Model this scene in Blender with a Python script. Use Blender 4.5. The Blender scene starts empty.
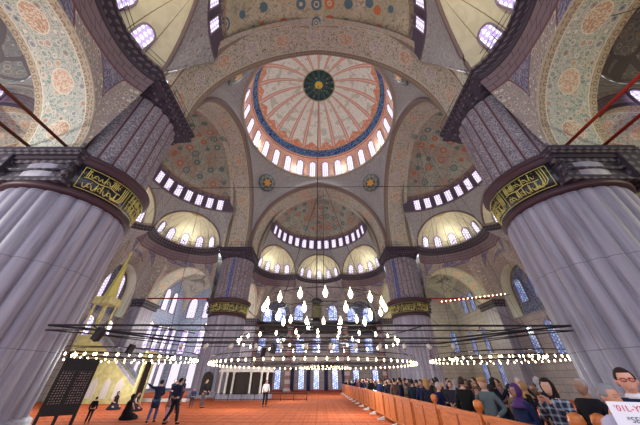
import bpy, bmesh, math, random
from math import sin, cos, pi, radians, sqrt, atan2
from mathutils import Vector, Matrix
random.seed(7)
SC = bpy.context.scene
COL = SC.collection
EXPO = 0.8
D = 22.7          # distance from the camera to the centre of the dome

# ------------------------------------------------------------------ node helper
class E:
    """a node socket with arithmetic"""
    def __init__(s, nt, sock): s.nt, s.s = nt, sock
    def _m(s, op, *a, clamp=False):
        n = s.nt.nodes.new('ShaderNodeMath'); n.operation = op; n.use_clamp = clamp
        for i, x in enumerate((s,) + a):
            if isinstance(x, E): s.nt.links.new(x.s, n.inputs[i])
            else: n.inputs[i].default_value = x
        return E(s.nt, n.outputs[0])
    def __add__(s, o): return s._m('ADD', o)
    __radd__ = __add__
    def __mul__(s, o): return s._m('MULTIPLY', o)
    __rmul__ = __mul__
    def __sub__(s, o): return s._m('SUBTRACT', o)
    def __rsub__(s, o): return (s * -1.0) + o
    def __truediv__(s, o): return s._m('DIVIDE', o)
    def fract(s): return s._m('FRACT')
    def floor(s): return s._m('FLOOR')
    def abs(s): return s._m('ABSOLUTE')
    def lt(s, o): return s._m('LESS_THAN', o)
    def gt(s, o): return s._m('GREATER_THAN', o)
    def sin(s): return s._m('SINE')
    def pow(s, o): return s._m('POWER', o)
    def min(s, o): return s._m('MINIMUM', o)
    def max(s, o): return s._m('MAXIMUM', o)
    def mod(s, o): return s._m('FLOORED_MODULO', o)
    def band(s, a, b): return s.gt(a) * s.lt(b)
    def sm(s, a, b):
        n = s.nt.nodes.new('ShaderNodeMapRange'); n.interpolation_type = 'SMOOTHSTEP'
        s.nt.links.new(s.s, n.inputs[0]); n.inputs[1].default_value = a; n.inputs[2].default_value = b
        return E(s.nt, n.outputs[0])

def lin(c):
    return tuple(((x/255)/12.92 if x/255 <= .04045 else ((x/255+.055)/1.055)**2.4) for x in c)

class Mat:
    def __init__(s, name, rough=.75, spec=.3, metal=0):
        s.m = bpy.data.materials.new(name); s.m.use_nodes = True
        s.nt = s.m.node_tree; s.b = s.nt.nodes['Principled BSDF']
        s.b.inputs['Roughness'].default_value = rough
        s.b.inputs['Specular IOR Level'].default_value = spec
        s.b.inputs['Metallic'].default_value = metal
    def uv(s):
        n = s.nt.nodes.new('ShaderNodeUVMap'); sp = s.nt.nodes.new('ShaderNodeSeparateXYZ')
        s.nt.links.new(n.outputs[0], sp.inputs[0])
        return E(s.nt, sp.outputs[0]), E(s.nt, sp.outputs[1])
    def obj(s):
        n = s.nt.nodes.new('ShaderNodeTexCoord'); sp = s.nt.nodes.new('ShaderNodeSeparateXYZ')
        s.nt.links.new(n.outputs['Object'], sp.inputs[0])
        return [E(s.nt, sp.outputs[i]) for i in range(3)]
    def vec(s, x, y, z=0.0):
        n = s.nt.nodes.new('ShaderNodeCombineXYZ')
        for i, q in enumerate((x, y, z)):
            if isinstance(q, E): s.nt.links.new(q.s, n.inputs[i])
            else: n.inputs[i].default_value = q
        return n.outputs[0]
    def noise(s, v, scale, detail=2, dist=0):
        n = s.nt.nodes.new('ShaderNodeTexNoise'); s.nt.links.new(v, n.inputs['Vector'])
        n.inputs['Scale'].default_value = scale; n.inputs['Detail'].default_value = detail
        n.inputs['Distortion'].default_value = dist
        return E(s.nt, n.outputs[0])
    def voro(s, v, scale, feature='F1', rnd=1.0):
        n = s.nt.nodes.new('ShaderNodeTexVoronoi'); n.feature = feature
        s.nt.links.new(v, n.inputs['Vector']); n.inputs['Scale'].default_value = scale
        n.inputs['Randomness'].default_value = rnd
        if feature == 'DISTANCE_TO_EDGE': return E(s.nt, n.outputs['Distance']), None
        sp = s.nt.nodes.new('ShaderNodeSeparateColor'); s.nt.links.new(n.outputs['Color'], sp.inputs[0])
        return E(s.nt, n.outputs['Distance']), E(s.nt, sp.outputs[0])
    def mix(s, f, a, b):
        n = s.nt.nodes.new('ShaderNodeMix'); n.data_type = 'RGBA'
        if isinstance(f, E): s.nt.links.new(f.s, n.inputs[0])
        else: n.inputs[0].default_value = f
        for i, q in ((6, a), (7, b)):
            if isinstance(q, tuple): n.inputs[i].default_value = (*lin(q), 1)
            else: s.nt.links.new(q, n.inputs[i])
        return n.outputs[2]
    def ramp(s, f, cols):
        n = s.nt.nodes.new('ShaderNodeValToRGB'); s.nt.links.new(f.s, n.inputs[0])
        n.color_ramp.interpolation = 'CONSTANT'
        el = n.color_ramp.elements
        for i, c in enumerate(cols):
            if i < 2: e = el[i]; e.position = i/len(cols)
            else: e = el.new(i/len(cols))
            e.color = (*lin(c), 1)
        return n.outputs[0]
    def out(s, col):
        if isinstance(col, tuple): s.b.inputs['Base Color'].default_value = (*lin(col), 1)
        else: s.nt.links.new(col, s.b.inputs['Base Color'])
        return s.m
    def bump(s, h, strength=.3, dist=.03):
        n = s.nt.nodes.new('ShaderNodeBump'); n.inputs['Strength'].default_value = strength
        n.inputs['Distance'].default_value = dist
        s.nt.links.new(h.s, n.inputs['Height']); s.nt.links.new(n.outputs[0], s.b.inputs['Normal'])
    def emit(s, col, st):
        if isinstance(col, tuple): s.b.inputs['Emission Color'].default_value = (*lin(col), 1)
        else: s.nt.links.new(col, s.b.inputs['Emission Color'])
        s.b.inputs['Emission Strength'].default_value = st

def plain(name, c, rough=.6, spec=.3, metal=0): return Mat(name, rough, spec, metal).out(c)

def arabesque(M, u, v, sc, base, pal, line=(70, 75, 80)):
    """small painted flowers, rings and scrolls over a ground colour"""
    vec = M.vec(u, v)
    n = M.noise(vec, sc*1.9, 1, 1.4)
    col = M.mix((n-.5).abs().lt(.035), base, line)
    d, r = M.voro(vec, sc, rnd=.45)
    col = M.mix(d.band(.30, .36), col, (206, 200, 186))
    col = M.mix(d.lt(.30), col, M.mix(.45, M.ramp(r, pal), base))
    col = M.mix(d.lt(.13), col, M.ramp((r*7.3).fract(), pal))
    return col

TILE = [(92, 104, 132), (164, 112, 92), (96, 122, 116), (176, 146, 108)]
MT = {}
def build_mats():
    # floral soffit band of the great arches; v runs 0..1 across
    def soffit(name, base, border, P=3.4, width=3.2, dens=2.1, scroll=(112, 122, 108), ea=7.0, eb=14.0, medb=(146, 144, 152)):
        M = Mat(name, .8); u, v = M.uv()
        vm = v*width
        col = arabesque(M, u, vm, dens, base, TILE, scroll)
        x = (u/P).fract()-.5; y = (v-.5)
        par = (u/P*.5).fract().gt(.5)
        dd = ((x*x*ea)+(y*y*eb))
        med = M.mix(par, (176, 140, 114), medb)
        n2 = M.noise(M.vec(u, vm), 5.5, 2, .6)
        med = M.mix((n2-.5).abs().lt(.06), med, (206, 192, 172))
        col = M.mix(dd.lt(.36), col, (214, 206, 186))
        col = M.mix(dd.lt(.31), col, med)
        # brown rims
        rim = (v-.5).abs().gt(.36)
        n = M.voro(M.vec(u, vm), 3.2, rnd=.2)
        rc = M.mix(n[0].band(.25, .4), border, tuple(int(c*.72) for c in border))
        col = M.mix(rim, col, rc)
        col = M.mix((v-.5).abs().band(.35, .37), col, (205, 196, 176))
        return M.out(col)
    MT['soffit'] = soffit('painted_soffit', (192, 190, 176), (150, 138, 120), scroll=(122, 116, 92), medb=(150, 156, 172))
    MT['soffit_small'] = soffit('painted_side_soffit', (184, 182, 170), (172, 156, 134), 2.6, 3.0, 2.2, (118, 138, 130), 6.5, 11.0, (190, 154, 130))
    # grey-blue painted pendentives
    M = Mat('pendentive_paint', .85); u, v = M.uv()
    n = M.noise(M.vec(u, v), 3.5, 3, .8)
    c = M.mix((n-.5).abs().lt(.035), (152, 152, 154), (182, 182, 176))
    d, r = M.voro(M.vec(u, v), 2.2, rnd=.3)
    c = M.mix(d.lt(.16), c, M.ramp(r, [(92, 92, 112), (140, 116, 104), (96, 116, 120)]))
    MT['pend'] = M.out(c)
    # mouldings
    MT['mould'] = plain('arch_moulding', (122, 106, 104), .7)
    MT['mould_lt'] = plain('pale_moulding', (176, 166, 148), .7)
    M = Mat('cornice_stone', .7); u, v = M.uv()
    d, r = M.voro(M.vec(u, v), 2.6, rnd=.1)
    MT['cornice'] = M.out(M.mix(d.lt(.3), (56, 50, 60), (98, 90, 98)))
    # semidomes: roundels and fine scrolls on a brown-grey ground, lightened to cream for the lit one
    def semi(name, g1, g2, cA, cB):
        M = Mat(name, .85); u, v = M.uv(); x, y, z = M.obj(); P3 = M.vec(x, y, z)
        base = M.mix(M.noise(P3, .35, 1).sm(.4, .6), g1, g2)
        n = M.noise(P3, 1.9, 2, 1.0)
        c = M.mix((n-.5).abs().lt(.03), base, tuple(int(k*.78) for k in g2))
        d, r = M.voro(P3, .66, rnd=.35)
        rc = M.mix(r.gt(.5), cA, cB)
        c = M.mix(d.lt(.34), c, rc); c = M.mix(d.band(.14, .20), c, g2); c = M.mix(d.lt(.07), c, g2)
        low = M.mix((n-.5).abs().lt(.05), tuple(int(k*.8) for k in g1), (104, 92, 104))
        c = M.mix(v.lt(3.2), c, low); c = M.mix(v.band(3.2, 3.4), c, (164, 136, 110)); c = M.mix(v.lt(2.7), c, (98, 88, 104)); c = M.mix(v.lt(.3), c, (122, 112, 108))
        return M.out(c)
    MT['semi'] = semi('semidome_paint', (168, 152, 138), (166, 172, 158), (104, 126, 124), (176, 116, 90))
    MT['semi_lit'] = semi('lit_semidome_paint', (188, 184, 158), (204, 200, 176), (96, 128, 140), (206, 128, 84))  # near semidome: its stronger light is put into the paint colour
    # exedra half dome: cream with thin radial lines and a top rosette
    M = Mat('exedra_paint', .85); u, v = M.uv()
    n = M.noise(M.vec(u*8.0, v*5.0), 1.6, 2, .8)
    base = M.mix(n.sm(.35, .65)*.5, (206, 202, 176), (184, 180, 152))
    c = M.mix((((u*9.0).fract()-.5).abs()).gt(.475), base, (128, 116, 88))
    c = M.mix(v.gt(.88), c, (170, 146, 92)); c = M.mix(v.gt(.95), c, (112, 104, 76))
    c = M.mix(v.lt(.07), c, (150, 132, 118))
    MT['exedra'] = M.out(c)
    # great dome
    M = Mat('dome_paint', .85); u, v = M.uv()      # u 0..1 around, v elevation in degrees
    N = 20.0
    a = ((u*N).fract()-.5).abs()*2
    vec = M.vec(u*70.0, v*.42)
    n = M.noise(vec, 2.0, 2, .7)
    cream = M.mix((n-.5).abs().lt(.02), (222, 226, 214), (166, 182, 176))
    cream = M.mix((M.noise(vec, .35, 1)).gt(.58), cream, (190, 194, 180))
    spoke = a.gt(.77)
    sp = M.mix(a.gt(.91), (196, 144, 130), (214, 186, 170))
    c = M.mix(spoke, cream, sp)
    c = M.mix(a.band(.745, .77), c, (176, 128, 108))
    scal = ((v-30.0)/9.0) + (a-.5)*.7
    c = M.mix(scal.lt(.45), c, M.mix(M.voro(vec, 1.6)[0].lt(.35), (200, 136, 108), (214, 186, 160)))
    blue = M.mix((M.noise(vec, 1.5, 2, 1.5)-.5).abs().lt(.06), (16, 40, 96), (104, 134, 170))
    blue = M.mix((v-25.0).abs().gt(3.3), blue, (150, 140, 120))
    c = M.mix(v.lt(29.0), c, blue)
    low = M.mix(M.voro(vec, 1.4)[0].lt(.3), (212, 170, 148), (198, 144, 122))
    c = M.mix(v.lt(21.0), c, low)
    c = M.mix(v.band(19.4, 20.2), c, (178, 70, 58))
    c = M.mix(v.lt(-1.0), c, (128, 116, 112))
    r14 = ((u*14.0).fract()-.5).abs()
    x, y, z = M.obj()
    dm, rm = M.voro(M.vec(x, y), 2.2, rnd=.5)
    med = M.mix(dm.lt(.26), (54, 84, 82), M.ramp(rm, [(190, 164, 82), (84, 116, 140), (150, 150, 70), (44, 60, 84)]))
    med = M.mix((r14*2.2-(v-76.0)/14.0).gt(.35), med, (44, 58, 62))
    c = M.mix(v.gt(75.0), c, (168, 164, 120)); c = M.mix(v.gt(76.0), c, med); c = M.mix(v.gt(86.5), c, (214, 184, 70))
    MT['dome'] = M.out(c)
    # ashlar with faint painted pattern, used on the walls below the cornice
    M = Mat('wall_ashlar', .85); u, v = M.uv()
    rr = v/.62; row = rr.floor(); uu = u/1.3+row*.5
    jl = ((uu.fract()-.5).abs()).gt(.48)._m('MAXIMUM', ((rr.fract()-.5).abs()).gt(.455))
    n = M.noise(M.vec(u, v), .8, 3)
    base = M.mix(n.sm(.3, .7), (162, 156, 158), (142, 138, 146))
    d, r = M.voro(M.vec(u, v), 2.4, rnd=.25)
    base = M.mix(d.band(.28, .38), base, (156, 142, 124))
    MT['ashlar'] = M.out(M.mix(jl, base, (122, 114, 120)))
    M = Mat('wall_floral', .85); u, v = M.uv()
    fl = arabesque(M, u, v, 2.2, (142, 134, 132), [(152, 138, 124), (98, 96, 124), (144, 112, 100), (160, 148, 132)], (172, 158, 142))
    bl = M.mix((M.noise(M.vec(u, v), 4.5, 2, 1.2)-.5).abs().lt(.06), (84, 84, 116), (146, 140, 150))
    zg = ((u/4.6).fract()-.5).abs()*2.6+(v-2.0)*.35
    c = M.mix(zg.lt(.55), fl, bl); c = M.mix(zg.band(.55, .61), c, (112, 76, 80))
    brick = M.mix(((u/.8+(v/.4).floor()*.5).fract()-.5).abs().gt(.47)._m('MAXIMUM', ((v/.4).fract()-.5).abs().gt(.44)), (120, 104, 110), (84, 72, 82))
    c = M.mix(v.lt(1.6), c, brick); c = M.mix(v.band(1.6, 1.72), c, (112, 76, 80)); c = M.mix(v.band(.28, .42), c, (60, 52, 62)); c = M.mix(v.lt(.28), c, (72, 64, 76))
    MT['floral'] = M.out(c)
    # blue iznik tile wall
    M = Mat('blue_tile', .35, .5); u, v = M.uv()
    g = M.mix(((u/.5).fract()-.5).abs().gt(.46)._m('MAXIMUM', ((v/.5).fract()-.5).abs().gt(.46)),
              arabesque(M, u, v, 3.0, (156, 168, 190), [(84, 108, 156), (108, 134, 160), (70, 90, 140), (150, 160, 176)], (92, 112, 160)), (112, 120, 140))
    MT['tile'] = M.out(g)
    M = Mat('dark_blue_tile', .35, .5); u, v = M.uv()
    MT['tile_dk'] = M.out(arabesque(M, u, v, 3.0, (70, 84, 124), [(150, 160, 180), (52, 62, 110), (96, 120, 150), (120, 90, 110)], (150, 158, 180)))
    # spandrel near the big piers: stone with tile fields outlined in red
    M = Mat('spandrel_paint', .8); u, v = M.uv()     # u along bay (m), v height
    st = M.mix(M.noise(M.vec(u, v), 1.2, 3).sm(.3, .7), (112, 98, 106), (96, 84, 94))
    rr = v/.55
    jl = ((u/1.0+rr.floor()*.5).fract()-.5).abs().gt(.47)._m('MAXIMUM', ((rr.fract()-.5).abs()).gt(.45))
    MT['spandrel_stone'] = M.out(M.mix(jl, st, (74, 64, 74)))
    # marble, streaked along z
    def marble(name, a, b, c2):
        M = Mat(name, .5, .35); x, y, z = M.obj()
        n = M.noise(M.vec(x*3.2, y*3.2, z*.14), 1.0, 5, .3)
        n2 = M.noise(M.vec(x*5.5, y*5.5, z*.5), 1.0, 4, .5)
        c = M.mix(n.sm(.3, .7), a, b)
        c = M.mix(n2.sm(.5, .75)*.45, c, c2)
        jz = (((z+.3)/2.9).fract()-.5).abs().gt(.496)
        c = M.mix(jz, c, tuple(int(k*.8) for k in a))
        return M.out(c)
    MT['marble'] = marble('veined_marble', (130, 126, 142), (162, 158, 172), (86, 78, 88))
    MT['marble_w'] = marble('white_marble', (198, 190, 180), (216, 210, 202), (170, 160, 156))
    # ribs above the cap; u 0..18 rib index, v metres
    M = Mat('painted_ribs', .7); u, v = M.uv()
    f = (u.fract()-.5).abs()
    n = M.noise(M.vec(u*3.0, v*4.4), 1.5, 1, 1.4)
    c = M.mix((n-.5).abs().lt(.05), (104, 98, 110), (166, 160, 166))
    c = M.mix(f.gt(.37), c, (146, 132, 138)); c = M.mix(f.gt(.42), c, (110, 92, 104)); c = M.mix(f.gt(.46), c, (98, 62, 72))
    MT['ribs'] = M.out(c)
    M = Mat('calligraphy_ground', .3, .5); MT['black'] = M.out((22, 24, 36))
    MT['gold'] = plain('gilt', (206, 196, 110), .45, .5, .1)
    MT['gold2'] = plain('pale_gilt', (200, 196, 130), .5, .5)
    MT['porph'] = plain('red_brown_stone', (66, 44, 52), .5)
    # carpet
    M = Mat('orange_carpet', .95, .1); x, y, z = M.obj()
    n = M.noise(M.vec(x, y, z), 1.6, 4)
    c = M.mix(n.sm(.3, .7), (176, 86, 38), (156, 68, 32))
    d, r = M.voro(M.vec(x, y), 2.2, rnd=.1)
    c = M.mix(d.lt(.17), c, (140, 54, 38)); c = M.mix(d.band(.36, .42), c, (184, 100, 66))
    row = ((y/1.25).fract()-.5).abs()
    c = M.mix(row.gt(.455), c, (204, 134, 98)); c = M.mix(row.band(.42, .44), c, (124, 46, 34))
    col_ = ((x/.62).fract()-.5).abs()
    c = M.mix(col_.gt(.475), c, (136, 52, 34))
    MT['carpet'] = M.out(c)
    # window panes: bright sky behind a lattice of round lights
    def pane(name, glow, lead, st, hole=.42, sc=4.2, tint=None):
        M = Mat(name, .2, .5); u, v = M.uv()
        a = (u*sc+.5).fract()-.5; b = (v*sc+((u*sc+.5).floor()*.5)).fract()-.5
        dd = (a*a+b*b).pow(.5)
        g = glow
        if tint:
            d, r = M.voro(M.vec(u, v), sc*.9)
            g = M.mix(r.lt(.5), glow, M.ramp((r*9.0).fract(), tint))
        col = M.mix(dd.gt(hole), g, lead)
        M.out((60, 60, 70)); M.emit(col, st)
        return M.m
    MT['pane'] = pane('bright_pane', (248, 242, 255), (170, 146, 204), 1.0, .36, 2.6)
    MT['pane_blue'] = pane('stained_pane', (226, 236, 255), (110, 116, 180), 0.95, .38, 3.0, [(130, 150, 235), (160, 190, 240), (235, 240, 255)])
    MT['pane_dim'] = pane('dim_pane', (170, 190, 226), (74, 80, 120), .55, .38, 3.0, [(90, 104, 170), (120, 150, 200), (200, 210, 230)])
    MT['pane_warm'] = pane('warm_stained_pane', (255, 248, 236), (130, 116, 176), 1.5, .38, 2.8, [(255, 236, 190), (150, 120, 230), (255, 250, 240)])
    MT['pane_curtain'] = pane('curtained_pane', (240, 232, 244), (196, 188, 212), 0.6, .9, 1.0)
    MT['frame'] = plain('window_plaster', (132, 116, 134), .8)
    M = Mat('lamp_glass', .2, .5); M.out((250, 240, 220)); M.emit((255, 218, 158), 12); MT['bulb'] = M.m
    M = Mat('lamp_glass_near', .2, .5); M.out((250, 240, 220)); M.emit((255, 232, 196), 9); MT['bulb2'] = M.m
    MT['iron'] = plain('dark_iron', (28, 26, 30), .45, .4)
    MT['red'] = plain('red_tie_beam', (150, 44, 30), .55)
    MT['rust'] = plain('brown_tie_beam', (96, 48, 34), .6)
    M = Mat('barrier_wood', .35, .5); x, y, z = M.obj()
    n = M.noise(M.vec(x*2.0, y*2.0, z*16.0), 1.2, 3)
    MT['wood'] = M.out(M.mix(n.sm(.3, .7), (204, 118, 54), (176, 92, 40)))
    MT['wood_dk'] = plain('carved_dark_wood', (26, 18, 18), .5)
    MT['panel_dk'] = plain('dark_grille', (44, 34, 30), .6)
    M = Mat('minbar_stone', .6); x, y, z = M.obj()
    n = M.noise(M.vec(x, y, z), 3.0, 3)
    MT['minbar'] = M.out(M.mix(n.sm(.35, .65), (206, 196, 136), (184, 174, 116)))
    MT['curtain'] = plain('pale_curtain', (226, 220, 226), .9)
    MT['curtain_dk'] = plain('navy_curtain', (52, 56, 92), .9)
    # clothing takes the colour set on each object
    def objcol(name, rough):
        M = Mat(name, rough, .2)
        n = M.nt.nodes.new('ShaderNodeObjectInfo'); M.nt.links.new(n.outputs['Color'], M.b.inputs['Base Color'])
        return M.m
    MT['cloth'] = objcol('cloth', .9); MT['skin'] = objcol('skin', .55); MT['hair'] = objcol('hair', .7)
    M = Mat('plaid_cloth', .9); x, y, z = M.obj()
    g = ((x/.09).fract().lt(.3))._m('ADD', (z/.09).fract().lt(.3))
    MT['plaid'] = M.out(M.mix(g*.5, (36, 40, 56), (150, 156, 172)))
build_mats()

# ------------------------------------------------------------------ mesh helpers
def link(name, me, mat=None, parent=None):
    o = bpy.data.objects.new(name, me); COL.objects.link(o)
    if mat is not None and me is not None and not me.materials: me.materials.append(mat)
    if parent is not None: o.parent = parent
    return o
def empty(name, loc=(0, 0, 0), rz=0.0):
    o = bpy.data.objects.new(name, None); COL.objects.link(o); o.location = loc; o.rotation_euler = (0, 0, rz)
    o.empty_display_size = .2
    return o
def tag(o, label=None, cat=None, group=None, kind=None):
    if label: o['label'] = label
    if cat: o['category'] = cat
    if group: o['group'] = group
    if kind: o['kind'] = kind
    return o
def grid_mesh(name, rows, uvs=None, smooth=True, closed=False):
    """rows: list of lists of points; uvs the same shape"""
    nr, nc = len(rows), len(rows[0])
    vs = [tuple(p) for r in rows for p in r]; fs = []; fuv = []
    for i in range(nr-1):
        for j in range(nc-1):
            fs.append((i*nc+j, i*nc+j+1, (i+1)*nc+j+1, (i+1)*nc+j))
            if uvs: fuv += [uvs[i][j], uvs[i][j+1], uvs[i+1][j+1], uvs[i+1][j]]
    me = bpy.data.meshes.new(name); me.from_pydata(vs, [], fs)
    if uvs:
        l = me.uv_layers.new(name='UVMap')
        for k, q in enumerate(fuv): l.data[k].uv = q
    if smooth:
        for p in me.polygons: p.use_smooth = True
    me.update(); return me
def autouv(rows, su=1.0, sv=1.0):
    """metres along rows and across them"""
    out = []; acc = [0.0]*len(rows[0])
    for i, r in enumerate(rows):
        if i: acc = [a+(Vector(r[j])-Vector(rows[i-1][j])).length for j, a in enumerate(acc)]
        u = 0; line = []
        for j, p in enumerate(r):
            if j: u += (Vector(p)-Vector(r[j-1])).length
            line.append((u*su, acc[j]*sv))
        out.append(line)
    return out
class MB:
    def __init__(s): s.bm = bmesh.new()
    def box(s, x0, x1, y0, y1, z0, z1, M=None):
        vs = [s.bm.verts.new(Vector((x, y, z)) if M is None else M @ Vector((x, y, z))) for x in (x0, x1) for y in (y0, y1) for z in (z0, z1)]
        for f in ((0, 1, 3, 2), (4, 6, 7, 5), (0, 4, 5, 1), (2, 3, 7, 6), (0, 2, 6, 4), (1, 5, 7, 3)):
            s.bm.faces.new([vs[i] for i in f])
        return s
    def tube(s, pts, r, n=6, closed=False, caps=True):
        pts = [Vector(p) for p in pts]; rings = []
        N = len(pts)
        for i, p in enumerate(pts):
            if closed: t = pts[(i+1) % N]-pts[i-1]
            else: t = pts[min(i+1, N-1)]-pts[max(i-1, 0)]
            t.normalize()
            up = Vector((0, 0, 1)) if abs(t.z) < .95 else Vector((1, 0, 0))
            a = t.cross(up).normalized(); b = t.cross(a)
            rr = r[i] if isinstance(r, (list, tuple)) else r
            rings.append([s.bm.verts.new(p+a*rr*cos(2*pi*k/n)+b*rr*sin(2*pi*k/n)) for k in range(n)])
        for i in range(N if closed else N-1):
            A, B = rings[i], rings[(i+1) % N]
            for k in range(n):
                f = s.bm.faces.new((A[k], A[(k+1) % n], B[(k+1) % n], B[k])); f.smooth = True
        if caps and not closed:
            s.bm.faces.new(rings[0][::-1]); s.bm.faces.new(rings[-1])
        return s
    def lathe(s, prof, n=16, c=(0, 0, 0), M=None, smooth=True):
        rings = []
        for (r, z) in prof:
            ring = []
            for k in range(n):
                v = Vector((c[0]+r*cos(2*pi*k/n), c[1]+r*sin(2*pi*k/n), c[2]+z))
                ring.append(s.bm.verts.new(v if M is None else M @ v))
            rings.append(ring)
        for A, B in zip(rings, rings[1:]):
            for k in range(n):
                f = s.bm.faces.new((A[k], A[(k+1) % n], B[(k+1) % n], B[k])); f.smooth = smooth
        s.bm.faces.new(rings[0][::-1]); s.bm.faces.new(rings[-1])
        return s
    def poly(s, pts, d):
        """prism of a polygon, extruded by vector d"""
        d = Vector(d); a = [s.bm.verts.new(p) for p in pts]; b = [s.bm.verts.new(Vector(p)+d) for p in pts]
        n = len(a)
        s.bm.faces.new(a[::-1]); s.bm.faces.new(b)
        for k in range(n): s.bm.faces.new((a[k], a[(k+1) % n], b[(k+1) % n], b[k]))
        return s
    def mesh(s, name='m'):
        bmesh.ops.recalc_face_normals(s.bm, faces=s.bm.faces)
        me = bpy.data.meshes.new(name); s.bm.to_mesh(me); s.bm.free(); return me
    def build(s, name, mat, parent=None): return link(name, s.mesh(name), mat, parent)

def boxuv(me):
    """box-projected metre UVs"""
    l = me.uv_layers.new(name='UVMap')
    for p in me.polygons:
        n = p.normal
        for li in p.loop_indices:
            c = me.vertices[me.loops[li].vertex_index].co
            if abs(n.z) > .7: q = (c.x, c.y)
            elif abs(n.x) > abs(n.y): q = (c.y, c.z)
            else: q = (c.x, c.z)
            l.data[li].uv = q
    return me

# ------------------------------------------------------------------ architecture profiles
ZC = 18.2        # top of the big cornice
def arch_pts(hs, z0, stilt, crown, n=24):
    """(w, z) from -hs to hs: upright, then a slightly pointed arc; n even"""
    h = crown-z0-stilt
    out = []
    if h >= hs: r = (hs*hs+h*h)/(2*hs); cx = r-hs
    else: r = None
    tot = n//2
    for i in range(tot+1):
        if i == 0: out.append((-hs, z0)); continue
        t = (i-1)/(tot-1)
        if r is not None:
            a1 = math.asin(min(1, h/r)); a = a1*t
            out.append((cx-r*cos(a), z0+stilt+r*sin(a)))
        else:
            a = pi/2*t; out.append((-hs*cos(a), z0+stilt+h*sin(a)))
    out[-1] = (0, crown)
    return out+[(-w, z) for w, z in out[-2::-1]]

SIDES = {'far': 0.0, 'left': pi/2, 'near': pi, 'right': -pi/2}
def four(name, me, mat, parent=None, label=None, sides=('far', 'left', 'near', 'right'), kind='structure'):
    """the same piece on each side of the square under the dome"""
    res = []
    for s in sides:
        o = link(name+'_'+s if parent is None and kind == 'structure' else name, me, mat, parent)
        o.location = (0, D, 0); o.rotation_euler = (0, 0, SIDES[s])
        if kind: tag(o, kind=kind)
        if label: o['label'] = label.replace('@', s)
        res.append(o)
    return res

# --- great arches
C0, RS, ZR, HZ = 13.5, 8.5, 23.3, 7.5     # semidome: centre distance, radius, ring height, rise
NA = 48
def sec(u, hs, crown): return [(w, u, z) for w, z in arch_pts(hs, ZC, 1.0, crown, NA)]
s0 = sec(10.9, 10.9, 31.9); s1 = sec(10.9, 10.45, 31.1); s1b = sec(10.9, 10.68, 31.5)
s2 = sec(14.25, 10.2, 31.0)
def semi_edge():
    out = []
    half = NA//2
    for i in range(half+1):
        if i < 8:
            t = i/8; out.append((-(10.25*(1-t)+RS*t), 14.9*(1-t)+C0*t, ZC*(1-t)+ZR*t))
        else:
            a = pi/2*(i-8)/(half-8); out.append((-RS*cos(a), C0, ZR+HZ*sin(a)))
    return out+[(-w, u, z) for w, u, z in out[-2::-1]]
s3 = semi_edge()
def bandmesh(name, A, B, nv=1, norm=True):
    rows = []; uvs = []
    acc = [0]
    for j in range(1, len(A)): acc.append(acc[-1]+(Vector(A[j])-Vector(A[j-1])).length)
    for k in range(nv+1):
        t = k/nv
        rows.append([Vector(a).lerp(Vector(b), t) for a, b in zip(A, B)]); uvs.append([(q, t) for q in acc])
    return grid_mesh(name, rows, uvs)
four('ceiling_arch_soffit', bandmesh('soffit', s1, s2, 2), MT['soffit'])
mid = len(s1)//2
s1c = [(w, u-.18, z) for w, u, z in s1b]
def multi(name, secs):
    rows = [[Vector(p) for p in s_] for s_ in secs]
    return grid_mesh(name, rows, autouv(rows), smooth=False)
four('trim_arch_moulding', multi('arch_face', [s0, [(w, u-.05, z) for w, u, z in s0], sec(10.72, 10.72, 31.62), sec(10.72, 10.6, 31.45), sec(10.82, 10.5, 31.3), s1]), MT['mould'])
s2b = sec(14.25, 10.0, 30.95)
four('trim_arch_step', multi('arch_back', [s2, s2b, [(w*.985, u+.0, z-.1) for w, u, z in s2b], s3]), MT['soffit'])

# --- main pendentives: four corners between the arch outlines and the ring under the dome
RR, ZRR = 11.4, 33.3
def loft(name, A, B, n, bulge=None, smooth=True):
    rows = []
    for k in range(n+1):
        t = k/n
        row = []
        for a, b in zip(A, B):
            p = Vector(a).lerp(Vector(b), t)
            if bulge: p += bulge(Vector(a), Vector(b))*sin(pi*t)
            row.append(p)
        rows.append(row)
    return grid_mesh(name, rows, autouv(rows), smooth=smooth)
half = NA//2
right_half = [Vector(p) for p in s0[half:]]            # crown to spring in the far side, w>0
other = [Vector((p.y, p.x, p.z)) for p in right_half][::-1]  # spring to crown on the right side
corner = right_half+other[1:]
ring = [(RR*sin(pi/2*i/(len(corner)-1)), RR*cos(pi/2*i/(len(corner)-1)), ZRR) for i in range(len(corner))]
def bul(a, b):
    h = Vector((a.x+b.x, a.y+b.y, 0)); d = (a-b).length
    return h.normalized()*d*.06+Vector((0, 0, .05*d))
pm = loft('pendentive', corner, ring, 10, bul)
four('ceiling_pendentive', pm, MT['pend'])
# --- ring moulding and dome
rows = []
prof = [(RR+.02, ZRR-.1), (RR-.35, ZRR-.05), (RR-.4, ZRR+.12), (RR-.1, ZRR+.25), (RR-.02, ZRR+.5)]
for r, z in prof: rows.append([(r*cos(2*pi*i/96), r*sin(2*pi*i/96), z) for i in range(97)])
o = link('trim_dome_ring', grid_mesh('ring', rows, autouv(rows)), MT['mould_lt']); o.location = (0, D, 0); tag(o, kind='structure')
rows = []; uvs = []
for i in range(49):
    if i == 0: el, r, z = -3, RR, ZRR
    else:
        el = 90*(i-1)/47; r = RR*cos(radians(el)); z = 34.2+RR*sin(radians(el))
    rows.append([(r*cos(2*pi*j/112), r*sin(2*pi*j/112), z) for j in range(113)])
    uvs.append([(j/112, el) for j in range(113)])
o = link('ceiling_dome', grid_mesh('dome', rows, uvs), MT['dome']); o.location = (0, D, 0)
tag(o, 'great painted central dome with pink spokes and blue inscription band', kind='structure')

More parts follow.
